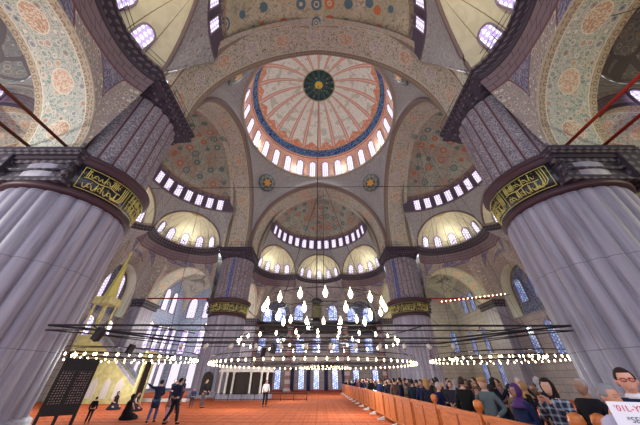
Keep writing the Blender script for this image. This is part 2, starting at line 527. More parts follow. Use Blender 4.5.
# --- windows (frame + pane); local x width, z up, y outwards
def win_meshes(w, h, depth=.25, fr=.12, round_=True):
    def outline(w, h, n=8):
        if not round_: return [(-w/2, 0), (w/2, 0), (w/2, h), (-w/2, h)]
        pts = [(-w/2, 0), (w/2, 0)]
        zs = h-w*.75
        for i in range(n+1):
            a = pi*i/n; pts.append((w/2*cos(a), zs+w*.75*sin(a)**.85))
        return pts
    o1 = outline(w, h); o2 = [(x*(w+2*fr)/w, z*(h+2*fr)/h-fr) for x, z in o1]
    m = MB(); bm = m.bm; n = len(o1)
    L = []
    for pts, y in ((o2, 0.0), (o2, -.10), (o1, -.10), (o1, .02)):
        L.append([bm.verts.new((x, y, z)) for x, z in pts])
    for A, B in zip(L, L[1:]):
        for k in range(n): bm.faces.new((A[k], A[(k+1) % n], B[(k+1) % n], B[k]))
    frame = m.mesh('window_frame')
    me = bpy.data.meshes.new('pane'); m2 = MB()
    m2.poly([(x, -.03, z) for x, z in o1], (0, .03, 0))
    pane = m2.mesh('pane'); boxuv(pane)
    return frame, pane
WN = [0]
def window(meshes, M, pane_mat, parent=None):
    WN[0] += 1
    o = bpy.data.objects.new('window_%d' % WN[0], None); COL.objects.link(o); o.matrix_world = M
    tag(o, kind='structure')
    f = link('window_frame', meshes[0], MT['frame'], o)
    p = bpy.data.objects.new('window_pane', meshes[1]); COL.objects.link(p); p.parent = o
    if not meshes[1].materials: meshes[1].materials.append(pane_mat)
    return o
def place(side_rot, w, u, z, az, tilt):
    """window at local (w,u,z) facing inwards; az = outward azimuth (0 = +u), tilt leans the top inwards"""
    T = Matrix.Translation((0, D, 0)) @ Matrix.Rotation(side_rot, 4, 'Z') @ Matrix.Translation((w, u, z)) @ Matrix.Rotation(-az, 4, 'Z') @ Matrix.Rotation(tilt, 4, 'X')
    return T
wd = win_meshes(1.1, 3.5)
for k in range(28):
    a = 2*pi*(k+.5)/28
    window(wd, place(0, (RR-.02)*sin(a), (RR-.02)*cos(a), 33.65, a, radians(8)), MT['pane'])
ws = win_meshes(.78, 2.2); we = win_meshes(.85, 1.65); wl = win_meshes(.75, 2.0)
# --- semidome
rows = []; uvs = []
for i in range(25):
    el = pi/2*i/24; rows.append([(RS*cos(el)*sin(a_), C0+RS*cos(el)*cos(a_), ZR+HZ*sin(el)) for a_ in [pi*(j/64-.5) for j in range(65)]])
    uvs.append([(RS*pi*(j/64)*max(cos(el), .15), RS*el) for j in range(65)])
four('ceiling_semidome', grid_mesh('semidome', rows, uvs), MT['semi'], sides=('far', 'left', 'right'))
four('ceiling_semidome', grid_mesh('semidome', rows, uvs), MT['semi_lit'], sides=('near',))
for s, rot in SIDES.items():
    for k in range(-7, 8):
        a = radians(10.7*k); el = .03
        window(ws, place(rot, (RS-.02)*sin(a), C0+(RS-.02)*cos(a), ZR+.35, a, radians(9)), MT['pane'])
# --- exedrae: openings between vertices
V = [Vector((10.25, 14.9)), Vector((4.4, 21.9)), Vector((-4.4, 21.9)), Vector((-10.25, 14.9))]
ED, EZ = 3.4, 4.15
def exf(i):
    a, b = V[i], V[i+1]; m = (a+b)/2; d = (b-a); L = d.length/2; t = d.normalized(); n = Vector((-t.y, t.x))
    if n.dot(m-Vector((0, C0))) < 0: n = -n
    return m, t, n, L
NE = 24
def exarch(i):
    m, t, n, L = exf(i); L2 = L-.18
    out = [(V[i].x, V[i].y, ZC)]
    for k in range(NE+1):
        a = pi*k/NE; out.append((*(m-t*L2*cos(a)), ZC+EZ*sin(a)))
    out.append((V[i+1].x, V[i+1].y, ZC))
    return out
allp = []
for i in range(3): allp += exarch(i) if i == 0 else exarch(i)[1:]
# ring parameterised by the chords
rp = []
cnt = len(allp)
for k, p in enumerate(allp):
    a = pi*k/(cnt-1); rp.append((RS*cos(a), C0+RS*sin(a), ZR))
four('ceiling_exedra_pendentive', loft('exp', allp, rp, 6, lambda a, b: Vector((0, 0, .12))), MT['pend'])
for i in range(3):
    m, t, n, L = exf(i); L2 = L-.18
    rows = []; uvs = []
    for j in range(13):
        el = pi/2*j/12; row = []; ul = []
        for k in range(NE+1):
            a = pi*k/NE
            row.append((*(m-t*L2*cos(a)*cos(el)+n*ED*sin(a)*cos(el)), ZC+.0+EZ*sin(el))); ul.append((k/NE, j/12))
        rows.append(row); uvs.append(ul)
    four('ceiling_exedra_%s' % ('aside', 'central', 'beside')[i], grid_mesh('exedra', rows, uvs), MT['exedra'])
    # arch rim
    mb = MB(); mb.tube([(*(m-t*L2*cos(pi*k/NE)-n*.02), ZC+EZ*sin(pi*k/NE)) for k in range(NE+1)], .13, 6)
    me = mb.mesh('rim')
    four('trim_exedra_rim_%s' % ('aside', 'central', 'beside')[i], me, MT['mould'])
    for s, rot in SIDES.items():
        for k in range(5):
            a = pi*(k+1)/6*1.0
            P = m-t*L2*cos(a)*.97+n*ED*sin(a)*.97
            nn = (-t*cos(a)*ED+n*sin(a)*L2).normalized()
            az = atan2(nn.x, nn.y)
            window(we, place(rot, P.x, P.y, ZC+.35, az, radians(13)), MT['pane'])
# --- cornice path
path = [Vector((10.1, 10.2)), Vector((10.1, 14.9))]
for i in range(3):
    m, t, n, L = exf(i)
    for k in range(0 if i == 0 else 1, 17):
        a = pi*k/16; path.append(m-t*L*cos(a)+n*ED*sin(a))
path += [Vector((-10.1, 14.9)), Vector((-10.1, 10.2))]
def sweep(path, prof, z0):
    rows = []
    N = len(path)
    nor = []
    for i in range(N):
        t = (path[min(i+1, N-1)]-path[max(i-1, 0)]).normalized(); n = Vector((t.y, -t.x))
        c = Vector((0, 16)) - path[i]
        nor.append(n if n.dot(Vector((-path[i].x, 14-path[i].y))) > 0 else -n)
    for off, z in prof:
        rows.append([(path[i].x+nor[i].x*off, path[i].y+nor[i].y*off, z0+z) for i in range(N)])
    return rows
inner = path[1:-1]
rows = sweep(inner, [(-.3, .02), (.42, .02), (.42, -.14), (.30, -.2), (.30, -.34), (.15, -.5), (.02, -.62), (-.05, -.62)], ZC)
four('trim_cornice', grid_mesh('cornice', rows, autouv(rows), smooth=False), MT['cornice'])
# --- spandrel walls below the cornice, lofted down to the arches of the lower storey
AW, ZS, R1 = 11.35, 10.7, 4.4          # side plane, springing, radius of the side arch
U1 = 15.0
def arc1(n):    # in plane w=AW, from u=15 to 24
    return [(AW, U1+R1-R1*cos(pi*k/n), ZS+(R1+.3)*sin(pi*k/n)) for k in range(n+1)]
UE, W2, R2 = 25.4, 8.1, 2.75
lower = [(AW, 14.9, ZS)]+arc1(22)+[(AW, UE, ZS)]
lower += [(W2+R2+.2, UE, 11.4)]+[(W2+R2*cos(pi*k/12), UE, 11.4+(R2+.35)*sin(pi*k/12)) for k in range(13)]+[(5.3, UE, 11.4), (4.4, UE+.1, 15.0)]
def resample(P, n):
    P = [Vector(p) for p in P]; L = [0]
    for a, b in zip(P, P[1:]): L.append(L[-1]+(b-a).length)
    out = []; j = 0
    for k in range(n):
        s = L[-1]*k/(n-1)
        while j < len(L)-2 and L[j+1] < s: j += 1
        f = (s-L[j])/max(1e-9, L[j+1]-L[j]); out.append(P[j].lerp(P[j+1], min(1, max(0, f))))
    return out
m_, t_, n_, L_ = exf(0)
top0 = [(10.25, 14.9, ZC-.55)]+[(*(m_-t_*L_*cos(pi*k/30)+n_*ED*sin(pi*k/30)), ZC-.55) for k in range(31)]
def side_spandrel(sign):
    n = len(lower)
    top = resample(top0, n)
    A = [(sign*p[0], p[1], p[2]) for p in top]; B = [(sign*p[0], p[1], p[2]) for p in lower]
    return loft('spandrel', A, B, 8)
four('wall_spandrel_aside', side_spandrel(1), MT['floral']); four('wall_spandrel_beside', side_spandrel(-1), MT['floral'])
# central curved wall
m_, t_, n_, L_ = exf(1)
topc = [(*(m_-t_*L_*cos(pi*k/24)+n_*ED*sin(pi*k/24)), ZC-.55) for k in range(25)]
botc = [(4.4-8.8*k/24, UE+.1, 15.0) for k in range(25)]
four('wall_central_drum', loft('drum', topc, botc, 5), MT['ashlar'], sides=('far', 'left', 'right', 'near'))
# side arch soffits w 11.35..14.4 and their faces on the corner bay side
A = [Vector(p) for p in arc1(24)]; A = [Vector((AW, U1, ZS-.02))]+A+[Vector((AW, U1+2*R1, ZS-.02))]
B = [Vector((14.4, p.y, p.z)) for p in A]
for sg, nm in ((1, 'aside'), (-1, 'beside')):
    a = [Vector((sg*p.x, p.y, p.z)) for p in A]; b = [Vector((sg*p.x, p.y, p.z)) for p in B]
    four('ceiling_side_arch_'+nm, bandmesh('side_soffit', a, b, 2), MT['soffit_small'])
    # pale rim on the inner edge, following the arch
    mb = MB(); mb.tube([(sg*(AW-.0), p.y, p.z) for p in A[1:-1]], .05, 6)
    four('trim_side_arch_'+nm, mb.mesh('rim'), MT['mould_lt'])
    # corner-bay side wall above the arch
    w0 = [Vector((sg*14.4, 14.4, ZS))]+[Vector((sg*14.4, p.y, p.z)) for p in A[1:-1]]+[Vector((sg*14.4, 26.3, ZS))]
    w1 = [Vector((sg*14.4, 14.4+11.9*k/(len(w0)-1), 17.4)) for k in range(len(w0))]
    four('wall_corner_bay_'+nm, loft('cb', w0, w1, 3), MT['floral'])
    # outer pier between the side arch and the outer wall, and small arch niche wall
    mb = MB(); mb.box(min(sg*(AW-.1), sg*14.5), max(sg*(AW-.1), sg*14.5), 24.0, 26.4, 0, ZS+.0); me = boxuv(mb.mesh('op'))
    four('wall_outer_pier_'+nm, me, MT['marble'], sides=('far', 'left', 'right'))
    mb = MB(); mb.box(min(sg*(AW-.2), sg*14.6), max(sg*(AW-.2), sg*14.6), 23.8, 26.5, ZS-.9, ZS-.4); mb.box(min(sg*(AW-.35), sg*14.75), max(sg*(AW-.35), sg*14.75), 23.65, 26.6, ZS-.4, ZS)
    four('trim_outer_cap_'+nm, boxuv(mb.mesh('oc')), MT['cornice'], sides=('far', 'left', 'right'))
    # narrow arch soffit in the outer wall
    na = [(sg*(W2-R2), UE, 8.2)]+[(sg*(W2-R2*cos(pi*k/14)), UE, 11.4+(R2+.35)*sin(pi*k/14)) for k in range(15)]+[(sg*(W2+R2), UE, 8.2)]
    nb = [(x, y+1.6, z) for x, y, z in na]
    four('ceiling_narrow_arch_'+nm, bandmesh('narrow', [Vector(p) for p in na], [Vector(p) for p in nb], 1), MT['exedra'], sides=('far', 'left', 'right'))
# outer walls of the bays (below 11.4 m, around the two narrow arches) and back wall
def wallbox(name, boxes, mat, sides, lab=None):
    mb = MB()
    for b in boxes: mb.box(*b)
    return four(name, boxuv(mb.mesh(name)), mat, sides=sides, label=lab)
bx = [(-AW, AW, UE, UE+.5, 0, 8.2), (-5.35, 5.35, UE, UE+.5, 8.2, 15.05)]
for sg in (1, -1):
    a, b = sorted((sg*(W2+R2), sg*AW)); bx.append((a, b, UE, UE+.5, 8.2, 11.4))
wallbox('wall_bay', bx, MT['ashlar'], ('far', 'left', 'right'))
wallbox('wall_bay_back', [(-AW-3, AW+3, UE+1.6, UE+1.9, 8.0, 17.6)], MT['tile_dk'], ('far', 'left', 'right'))
# corner bays: two outer walls, ceiling, dome
def quad(sx, sy):
    return lambda p: (sx*p[0], sy*p[1], p[2])
K0, K1 = 14.4, 26.3
cc = (K0+K1)/2
def cb_meshes():
    # square of blind arches to a shallow dome
    pts = []
    h = (K1-K0)/2
    for q in range(4):
        for k in range(12):
            t = -1+2*k/12; z = ZS+1.0+5.6*sqrt(max(0, 1-t*t))
            p = [(t*h, -h), (h, t*h), (-t*h, h), (-h, -t*h)][q]
            pts.append((cc+p[0], cc+p[1], z))
    pts.append(pts[0])
    rr = []
    for k in range(len(pts)):
        a = -pi/2-pi/4+2*pi*k/(len(pts)-1); rr.append((cc+h*.96*cos(a), cc+h*.96*sin(a), 17.5))
    pend = loft('cpend', pts, rr, 5)
    rows = []; uvs = []
    for i in range(11):
        el = pi/2*i/10; rows.append([(cc+h*.96*cos(el)*cos(2*pi*k/40), cc+h*.96*cos(el)*sin(2*pi*k/40), 17.5+3.2*sin(el)) for k in range(41)])
        uvs.append([(k/40*20, i*.6) for k in range(41)])
    return pend, grid_mesh('cdome', rows, uvs)
cp, cd = cb_meshes()
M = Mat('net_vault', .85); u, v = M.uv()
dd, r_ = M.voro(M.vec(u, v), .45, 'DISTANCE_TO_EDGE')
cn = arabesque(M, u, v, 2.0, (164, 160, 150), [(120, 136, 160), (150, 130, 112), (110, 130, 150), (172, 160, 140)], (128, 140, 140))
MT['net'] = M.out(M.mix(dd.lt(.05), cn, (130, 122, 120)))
MT['net_shaded'] = (lambda M: M.out(arabesque(M, *M.uv(), 2.0, (58, 64, 84), [(50, 66, 104), (90, 96, 112), (64, 84, 96), (98, 96, 100)], (104, 108, 116))))(Mat('shaded_net_vault', .8))  # shade of the unlit right corner bays put into the vault colour
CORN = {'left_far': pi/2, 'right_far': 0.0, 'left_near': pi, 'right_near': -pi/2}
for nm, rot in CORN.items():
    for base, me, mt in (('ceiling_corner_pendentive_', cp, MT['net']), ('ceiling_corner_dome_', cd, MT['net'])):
        o = link(base+nm, me.copy() if 'right' in nm else me, MT['net_shaded'] if 'right' in nm else mt); o.location = (0, D, 0); o.rotation_euler = (0, 0, rot); tag(o, kind='structure')
# outer corner walls (world, explicit so that each is one wall)
def wall(name, x0, x1, y0, y1, z0, z1, mat):
    me = boxuv(MB().box(x0, x1, y0, y1, z0, z1).mesh(name)); o = link(name, me, mat); tag(o, kind='structure'); return o
for sx, nm in ((-1, 'left'), (1, 'right')):
    x0, x1 = sorted((sx*26.3, sx*26.8))
    wall('wall_corner_%s_far' % nm, x0, x1, D+11.3, D+26.8, 0, 17.6, MT['tile'] if sx < 0 else MT['ashlar'])
    wall('wall_corner_%s_near' % nm, x0, x1, D-26.8, D-11.3, 0, 17.6, MT['tile_dk'])
    a, b = sorted((sx*11.3, sx*26.8))
    wall('wall_qibla_corner_%s' % nm, a, b, D+26.3, D+26.8, 0, 17.6, MT['tile'] if sx < 0 else MT['ashlar'])
# floor
o = wall('floor', -27, 27, -6, D+27, -.2, 0, MT['carpet'])
wall('wall_entrance_right', 11.3, 26.8, D-26.8, D-26.3, 0, 17.6, MT['ashlar'])
# ------------------------------------------------------------------ piers
PR = Vector((12.6, 12.5))
def ribbed(r0, amp, n, zs, power=.5, per=14, uvmode=False):
    rows = []; uvs = []
    for z, k, sc in zs:
        row = []; ul = []
        for j in range(n*per+1):
            a = 2*pi*j/(n*per); row.append(((r0+amp*k*abs(sin(n*a/2))**power)*sc*cos(a), (r0+amp*k*abs(sin(n*a/2))**power)*sc*sin(a), z)); ul.append((j/per, z))
        rows.append(row); uvs.append(ul)
    return grid_mesh('ribbed', rows, uvs)
shaft_me = ribbed(2.26, .18, 26, [(0, 1, 1), (8.0, 1, 1), (8.25, .98, 1), (8.42, .8, 1), (8.52, .45, 1), (8.57, 0, 1.02)])
upper_me = ribbed(2.2, .15, 22, [(10.6, 1, 1), (16.0, 1, 1), (16.5, 1, 1.02)])
base_me = MB().lathe([(2.75, 0), (2.75, .25), (2.6, .35), (2.6, .5), (2.46, .6), (2.3, .62)], 48).mesh('base')
neck_me = MB().lathe([(2.2, 8.5), (2.5, 8.52), (2.56, 8.6), (2.56, 8.7), (2.48, 8.8), (2.46, 8.86), (2.2, 8.86)], 64).mesh('neck')
def arcl(prof, a0, a1, n=64):
    rows = [[(r*cos(radians(a0+(a1-a0)*k/n)), r*sin(radians(a0+(a1-a0)*k/n)), z) for k in range(n+1)] for r, z in prof]
    return grid_mesh('arc', rows, smooth=True)
bandp_me = arcl([(2.2, 8.86), (2.46, 8.88), (2.63, 10.14), (2.2, 10.14)], 126, 324)
core_me = MB().lathe([(2.1, 8.8), (2.4, 8.86), (2.4, 10.6), (2.1, 10.7)], 48).mesh('core')
cap_me = arcl([(2.2, 10.12), (2.62, 10.12), (2.65, 10.2), (2.72, 10.24), (2.72, 10.34), (2.80, 10.42), (2.84, 10.44), (2.84, 10.62), (2.8, 10.64), (1.9, 10.64)], 122, 328)
# impost blocks that carry the side arches; local frame centred on the pier
def impost():
    mb = MB()
    for sw in (0, 1):
        def B(x0, x1, y0, y1, z0, z1):
            if sw: x0, x1, y0, y1 = y0, y1, x0, x1
            mb.box(x0, x1, y0, y1, z0, z1)
        x1 = 2.3
        B(-1.5, x1, 1.4, 2.42, 8.86, 9.1); B(-1.42, x1, 1.4, 2.30, 9.1, 9.95); B(-1.5, x1, 1.4, 2.40, 9.95, 10.12)
        B(-1.56, x1, 1.4, 2.50, 10.12, 10.3); B(-1.64, x1, 1.4, 2.62, 10.3, 10.42); B(-1.7, x1, 1.4, 2.72, 10.42, 10.68)
        p = [(-1.42, 2.34, 9.15), (-1.42, 2.46, 9.3), (-1.42, 2.34, 9.5), (-1.42, 2.36, 9.62), (-1.42, 2.5, 9.8), (-1.42, 2.36, 9.95)]
        if sw: p = [(y, x, z) for x, y, z in p]
        mb.tube(p, .1, 8)
        q = [(-1.4, 2.36, 9.55), (2.2, 2.36, 9.55)]
        if sw: q = [(y, x, z) for x, y, z in q]
        mb.tube(q, .08, 6)
    mb.box(1.4, 2.6, 1.4, 2.6, 8.9, 10.68)
    return mb.mesh('impost')
impost_me = boxuv(impost())
# calligraphy strokes wrapped on the band
def inscription():
    mb = MB(); rnd = random.Random(11)
    def P(a, t, off=.03):   # a degrees, t 0..1 height
        r = 2.46+.17*t+off; return Vector((r*cos(radians(a)), r*sin(radians(a)), 8.9+1.2*t))
    def stroke(pts, w):
        mb.tube([P(a, t) for a, t in pts], [w*.68*(.55+.45*sin(pi*(i+.5)/len(pts))) for i in range(len(pts))], 5)
    k = 57.3/2.55
    a0, a1 = 130.0, 320.0
    # frame lines
    for t in (.05, .95): mb.tube([P(a0+(a1-a0)*i/60, t, .02) for i in range(61)], .018, 4)
    nseg = 4; cuts = [a0+(a1-a0)*i/nseg for i in range(nseg+1)]
    for c in cuts: mb.tube([P(c, .05, .02), P(c, .95, .02)], .018, 4)
    for s in range(nseg):
        b0, b1 = cuts[s]+2, cuts[s+1]-2; L = b1-b0
        mb.tube([P(b0+L*.02+L*.80*i/20, .52+.03*sin(i*.6), .025) for i in range(21)], .022, 5)
        # nested tall curves closing the line
        for q in range(3):
            e = b1-L*.04-L*.05*q
            stroke([(e, .9-.02*q), (e+.5, .6), (e+.2, .34), (e-L*.06, .2-.02*q), (e-L*.16, .16), (e-L*.22, .24)], .04)
        x = b0+L*.05
        while x < b1-L*.22:                      # lower line
            kind = rnd.random()
            if kind < .4:
                stroke([(x, .5+.34*rnd.random()*0), (x+.3, .3), (x+.4, .14)], .035); x += 1.8
            elif kind < .75:
                stroke([(x, .30), (x+1.3, .15), (x+2.8, .12), (x+4.0, .26), (x+3.9, .36)], .036); x += 4.4
            else:
                stroke([(x+1.2*cos(i*.8)+1.2, .27+.09*sin(i*.8)) for i in range(8)], .03); x += 3.0
            if rnd.random() < .5: stroke([(x-1, .42), (x-.7, .40)], .04)
        x = b0+L*.05
        while x < b1-L*.24:                      # upper line, with tall uprights
            kind = rnd.random()
            if kind < .45: stroke([(x+.35, .90), (x+.1, .72), (x, .57)], .032); x += 1.5
            elif kind < .75: stroke([(x, .74), (x+1.0, .61), (x+2.2, .60), (x+3.0, .72)], .032); x += 3.4
            else: stroke([(x+.9*cos(i*.8)+.9, .70+.07*sin(i*.8)) for i in range(8)], .026); x += 2.4
            if rnd.random() < .4: stroke([(x-1, .85), (x-.6, .83)], .036)
    return mb.mesh('inscription')
ins_me = inscription()
# muqarnas capital: circle to square with hanging cells
def capital():
    rows = []
    n = 96
    tiers = [(16.4, 0, 2.25), (16.6, .1, 2.33), (16.62, .15, 2.42), (16.85, .35, 2.40), (16.87, .4, 2.5), (17.1, .65, 2.46), (17.12, .7, 2.5), (17.35, 1.0, 2.44), (17.5, 1.0, 2.48)]
    for ti, (z, q, r) in enumerate(tiers):
        row = []
        for j in range(n+1):
            a = 2*pi*j/n; c, s_ = cos(a), sin(a)
            sq = 1/max(abs(c), abs(s_)); rr = r*((1-q)+q*sq)
            rr *= 1-(.03 if (j//2+ti) % 2 else 0)*(1 if ti < 7 else 0)
            row.append((rr*c, rr*s_, z))
        rows.append(row)
    return grid_mesh('capital', rows, autouv(rows), smooth=False)
capital_me = capital()
def abacus():
    mb = MB()
    for h, z0, z1 in ((2.46, 17.42, 17.62), (2.36, 17.62, 17.7), (2.5, 17.7, 17.95), (2.6, 17.95, ZC)): mb.box(-h+.1, h-.1, -h+.1, h-.1, z0, z1)
    return boxuv(mb.mesh('abacus'))
abacus_me = abacus()
M = Mat('abacus_stone', .7); x, y, z = M.obj()
d_, r_ = M.voro(M.vec(x, y, z), 2.8, rnd=.1)
MT['abacus'] = M.out(M.mix(d_.lt(.28), (62, 54, 66), (108, 98, 108)))
M = Mat('blue_strip', .4); x, y, z = M.obj()
d_, r_ = M.voro(M.vec(x, y, z), 5.0, rnd=.3)
MT['bluestrip'] = M.out(M.mix(d_.lt(.3), (70, 80, 136), (128, 132, 168)))
def pier(name_rot, label):
    rot = name_rot
    c = Matrix.Rotation(rot, 4, 'Z') @ Vector((PR.x, PR.y, 0))
    t = empty('pier', (c.x, c.y+D, 0), rot); tag(t, label, 'pier', kind='structure')
    def part(n, me, mt, lab=None):
        o = link(n, me, MT[mt], t)
        if lab: o['label'] = lab
        return o
    part('base', base_me, 'marble'); part('fluted_shaft', shaft_me, 'marble'); part('neck_ring', neck_me, 'porph', 'dark red ring')
    b = part('inscription_band', bandp_me, 'black'); i = part('inscription', ins_me, 'gold', 'gilt calligraphy'); i.parent = b
    part('core_drum', core_me, 'marble'); part('cap_moulding', cap_me, 'porph'); part('impost_block', impost_me, 'cornice'); part('upper_shaft', upper_me, 'ribs')
    part('capital', capital_me, 'abacus'); part('abacus', abacus_me, 'abacus')
    return t
PIERS = {}
for k, rot, lab in (('rf', 0.0, 'fluted marble pier standing far back on the right behind the crowd'),
                    ('lf', pi/2, 'fluted marble pier standing far back on the left beside the marble platform'),
                    ('ln', pi, 'huge near fluted pier at left edge with gilt inscription band'),
                    ('rn', -pi/2, 'huge near fluted pier at right edge behind the man with glasses')):
    PIERS[k] = pier(rot, lab)
for k, w in (('lf', 230), ('rf', 215)):
    t = PIERS[k]; rz = t.rotation_euler.z
    a = radians(w)-0 if k == 'lf' else radians(w)
    ang = radians(-90+ (4 if k == 'lf' else -42)) - rz
    mb = MB(); R_ = 2.32
    mb.poly([((R_)*cos(ang-.09), R_*sin(ang-.09), 10.75), (R_*cos(ang+.09), R_*sin(ang+.09), 10.75), (R_*cos(ang+.09), R_*sin(ang+.09), 16.3), (R_*cos(ang-.09), R_*sin(ang-.09), 16.3)], (.06*cos(ang), .06*sin(ang), 0))
    mb.build('tile_strip', MT['bluestrip'], t)['label'] = 'blue tile strip'
# niche at the foot of the far left pier
t = PIERS['lf']; ang = radians(-88)-t.rotation_euler.z
R_ = Matrix.Rotation(ang+pi/2, 4, 'Z')
pts = [(-.55, 0), (.55, 0), (.55, 1.6)]+[(.55*cos(pi*i/8), 1.6+.75*sin(pi*i/8)) for i in range(1, 8)]+[(-.55, 1.6)]
mb = MB(); mb.poly([R_ @ Vector((x, -2.62, z+.1)) for x, z in pts], R_ @ Vector((0, .6, 0))); mb.build('niche', MT['panel_dk'], t)['label'] = 'dark arched niche'

# roundels on the pendentives
M = Mat('roundel_paint', .6); x, y, z = M.obj()
rad = (x*x+z*z).pow(.5)
an = x._m('ARCTAN2', z)
star = (an*6.0).sin()*.16+.62
rc = M.mix(rad.lt(star), (64, 84, 108), (206, 152, 66)); rc = M.mix(rad.band(.95, 1.05), rc, (150, 150, 110))
rc = M.mix(rad.gt(1.05), rc, M.mix((an*9.0).sin().gt(0), (96, 116, 124), (128, 140, 128))); rc = M.mix(rad.gt(1.4), rc, (84, 84, 96)); M.out(rc)
MT['roundel'] = M.m
rme = MB().lathe([(1.5, 0), (1.55, -.05), (1.5, -.12), (.1, -.14)], 40, M=Matrix.Rotation(-pi/2, 4, 'X')).mesh('roundel')
for rot, lab in ((0, 'round painted medallion with golden sunburst at right of the far arch'), (pi/2, 'round painted medallion with golden sunburst at left of the far arch'),
                 (pi, 'round painted medallion above the near left pier'), (-pi/2, 'round painted medallion above the near right pier')):
    a, b = Vector((10.9, 10.9, 18.2)), Vector((8.06, 8.06, 33.3))
    tt = .76; f = lambda t: a.lerp(b, t)+bul(a, b)*sin(pi*t)
    p = f(tt); dv = (f(tt+.05)-f(tt-.05)).normalized(); side = Vector((-1, 1, 0)).normalized(); nrm = side.cross(dv).normalized()
    if nrm.dot(Vector((1, 1, 0))) < 0: nrm = -nrm
    yv = nrm; zv = dv; xv = yv.cross(zv).normalized()
    R3 = Matrix((xv, yv, zv)).transposed().to_4x4()
    o = link('painted_roundel', rme, MT['roundel'])
    o.matrix_world = Matrix.Translation((0, D, 0)) @ Matrix.Rotation(rot, 4, 'Z') @ Matrix.Translation(p-yv*.12) @ R3
    tag(o, lab, 'medallion', 'roundels on the pendentives')

# ------------------------------------------------------------------ tie beams and wires
def beam(p, q, r, mat, name, label, cat='beam', grp=None, n=4):
    o = MB().tube([p, q], r, n).build(name, mat); tag(o, label, cat, grp); return o
zt = 10.95
for sx, nm in ((1, 'right'), (-1, 'left')):
    for k, w in ((0, 12.0), (1, 13.8)):
        beam((sx*w, 8.0, zt), (sx*w, -1.2, zt), .09, MT['red'] if sx > 0 else MT['rust'], 'tie_beam',
             ('red' if sx > 0 else 'brown')+' wooden tie beam in the near %s side arch, %s one' % (nm, ('inner', 'outer')[k]), 'beam', 'tie beams of the near side arches')
    beam((sx*14.9, D+11.6, zt), (sx*24.0, D+11.6, zt), .1, MT['red'], 'tie_beam', 'red tie beam across the far %s side arch' % nm)
    beam((sx*11.5, D+14.9, zt), (sx*11.5, D+24.0, zt), .08, MT['rust'], 'tie_beam', 'brown tie beam running back from the far %s pier' % nm)
# string of small lamps on the right hand side
def wire(pts, r, name, label, cat='cable', mat=None):
    o = MB().tube(pts, r, 4).build(name, mat or MT['iron']); tag(o, label, cat); return o
t = wire([(15.2, D+8.6, 9.6), (25.2, D+9.5, 10.9)], .05, 'light_string', 'red rail with a row of small lamps below the right side arches', 'light string', MT['red'])
bulb_small = MB().lathe([(.01, 0), (.045, .03), (.05, .08), (.01, .13)], 8).mesh('bulb')
for i in range(16):
    o = link('lamp', bulb_small, MT['bulb'], t); o.location = (15.6+.6*i, D+8.64+.054*i, 9.72+.078*i)
wire([(-10.1, 11.2, 11.3), (10.1, 11.2, 11.5)], .022, 'span_wire', 'long thin dark wire stretched between the two near piers')
wire([(9.9, 12.6, 18.3), (13.3, 7.9, 17.9), (15.2, 6.2, 17.6)], .02, 'span_wire', 'thin wire from the near right cornice into the side bay')
wire([(-11.4, 3.6, 17.2), (-14.5, 7.6, 14.5)], .02, 'span_wire', 'thin diagonal wire across the near left side arch')
wire([(11.4, 5.6, 17.2), (14.4, 3.2, 14.6)], .02, 'span_wire', 'thin diagonal wire across the near right side arch')

# railings and floodlights on the abaci
def railing(label, pts, h=.9):
    t = MB()
    for z in (.45, .9): t.tube([Vector(p)+Vector((0, 0, z)) for p in pts], .022, 4)
    for a, b in zip(pts, pts[1:]):
        a, b = Vector(a), Vector(b); n = max(1, int((b-a).length/1.3))
        for k in range(n+1): p = a.lerp(b, k/n); t.tube([p, p+Vector((0, 0, h))], .025, 4)
    o = t.build('iron_railing', MT['iron']); tag(o, label, 'railing', 'iron railings on the cornice corners'); return o
flood_me = MB().box(-.14, .14, -.09, .09, .12, .34).box(-.02, .02, -.02, .02, 0, .14).mesh('floodlight')
glass_me = MB().box(-.12, .12, -.10, -.092, .14, .32).mesh('glass')
M = Mat('floodlight_glass', .2); M.out((255, 240, 190)); M.emit((255, 236, 170), 6); MT['floodglass'] = M.m
def spot(loc, energy, col=(1, .93, .76), r=.12):
    l = bpy.data.lights.new('lamp_light', 'POINT'); l.energy = energy; l.color = col; l.shadow_soft_size = r
    o = bpy.data.objects.new('lamp_light', l); COL.objects.link(o); o.location = loc; return o
def flood(x, y, z, lab, energy, rz=0):
    t = link('floodlight', flood_me, MT['iron']); t.location = (x, y, z); t.rotation_euler = (radians(-50), 0, rz)
    tag(t, lab, 'floodlight', 'floodlights on the cornice')
    link('glass', glass_me, MT['floodglass'], t)
    s_ = spot((x*.94 if z > 30 else x, (y-D)*.94+D if z > 30 else y, z+1.3), energy, (1, .96, .92) if z > 30 else (1, .93, .76)); return t
for s, rot in SIDES.items():
    Rm = Matrix.Translation((0, D, 0)) @ Matrix.Rotation(rot, 4, 'Z')
    railing('thin iron railing along the curved cornice of the %s half dome' % s, [Rm @ Vector((p.x*.985, (p.y-14)*.985+14, ZC)) for p in inner[0::4]+[inner[-1]]])
for k, rot in (('rf', 0), ('lf', pi/2), ('ln', pi), ('rn', -pi/2)):
    nm = {'rf': 'far right', 'lf': 'far left', 'ln': 'near left', 'rn': 'near right'}[k]
    Rm = Matrix.Translation((0, D, 0)) @ Matrix.Rotation(rot, 4, 'Z')
    railing('thin iron railing on the cornice corner above the %s pier' % nm, [Rm @ Vector(p) for p in ((10.25, 14.9, ZC), (10.25, 10.3, ZC), (14.9, 10.3, ZC))])
    for (x, y, w) in ((10.6, 13.9, 'inner'), (13.9, 10.6, 'outer')):
        p = Rm @ Vector((x, y, ZC)); flood(p.x, p.y, p.z, 'small floodlight on the cornice above the %s pier, %s one' % (nm, w), 110, rot)
k = 0
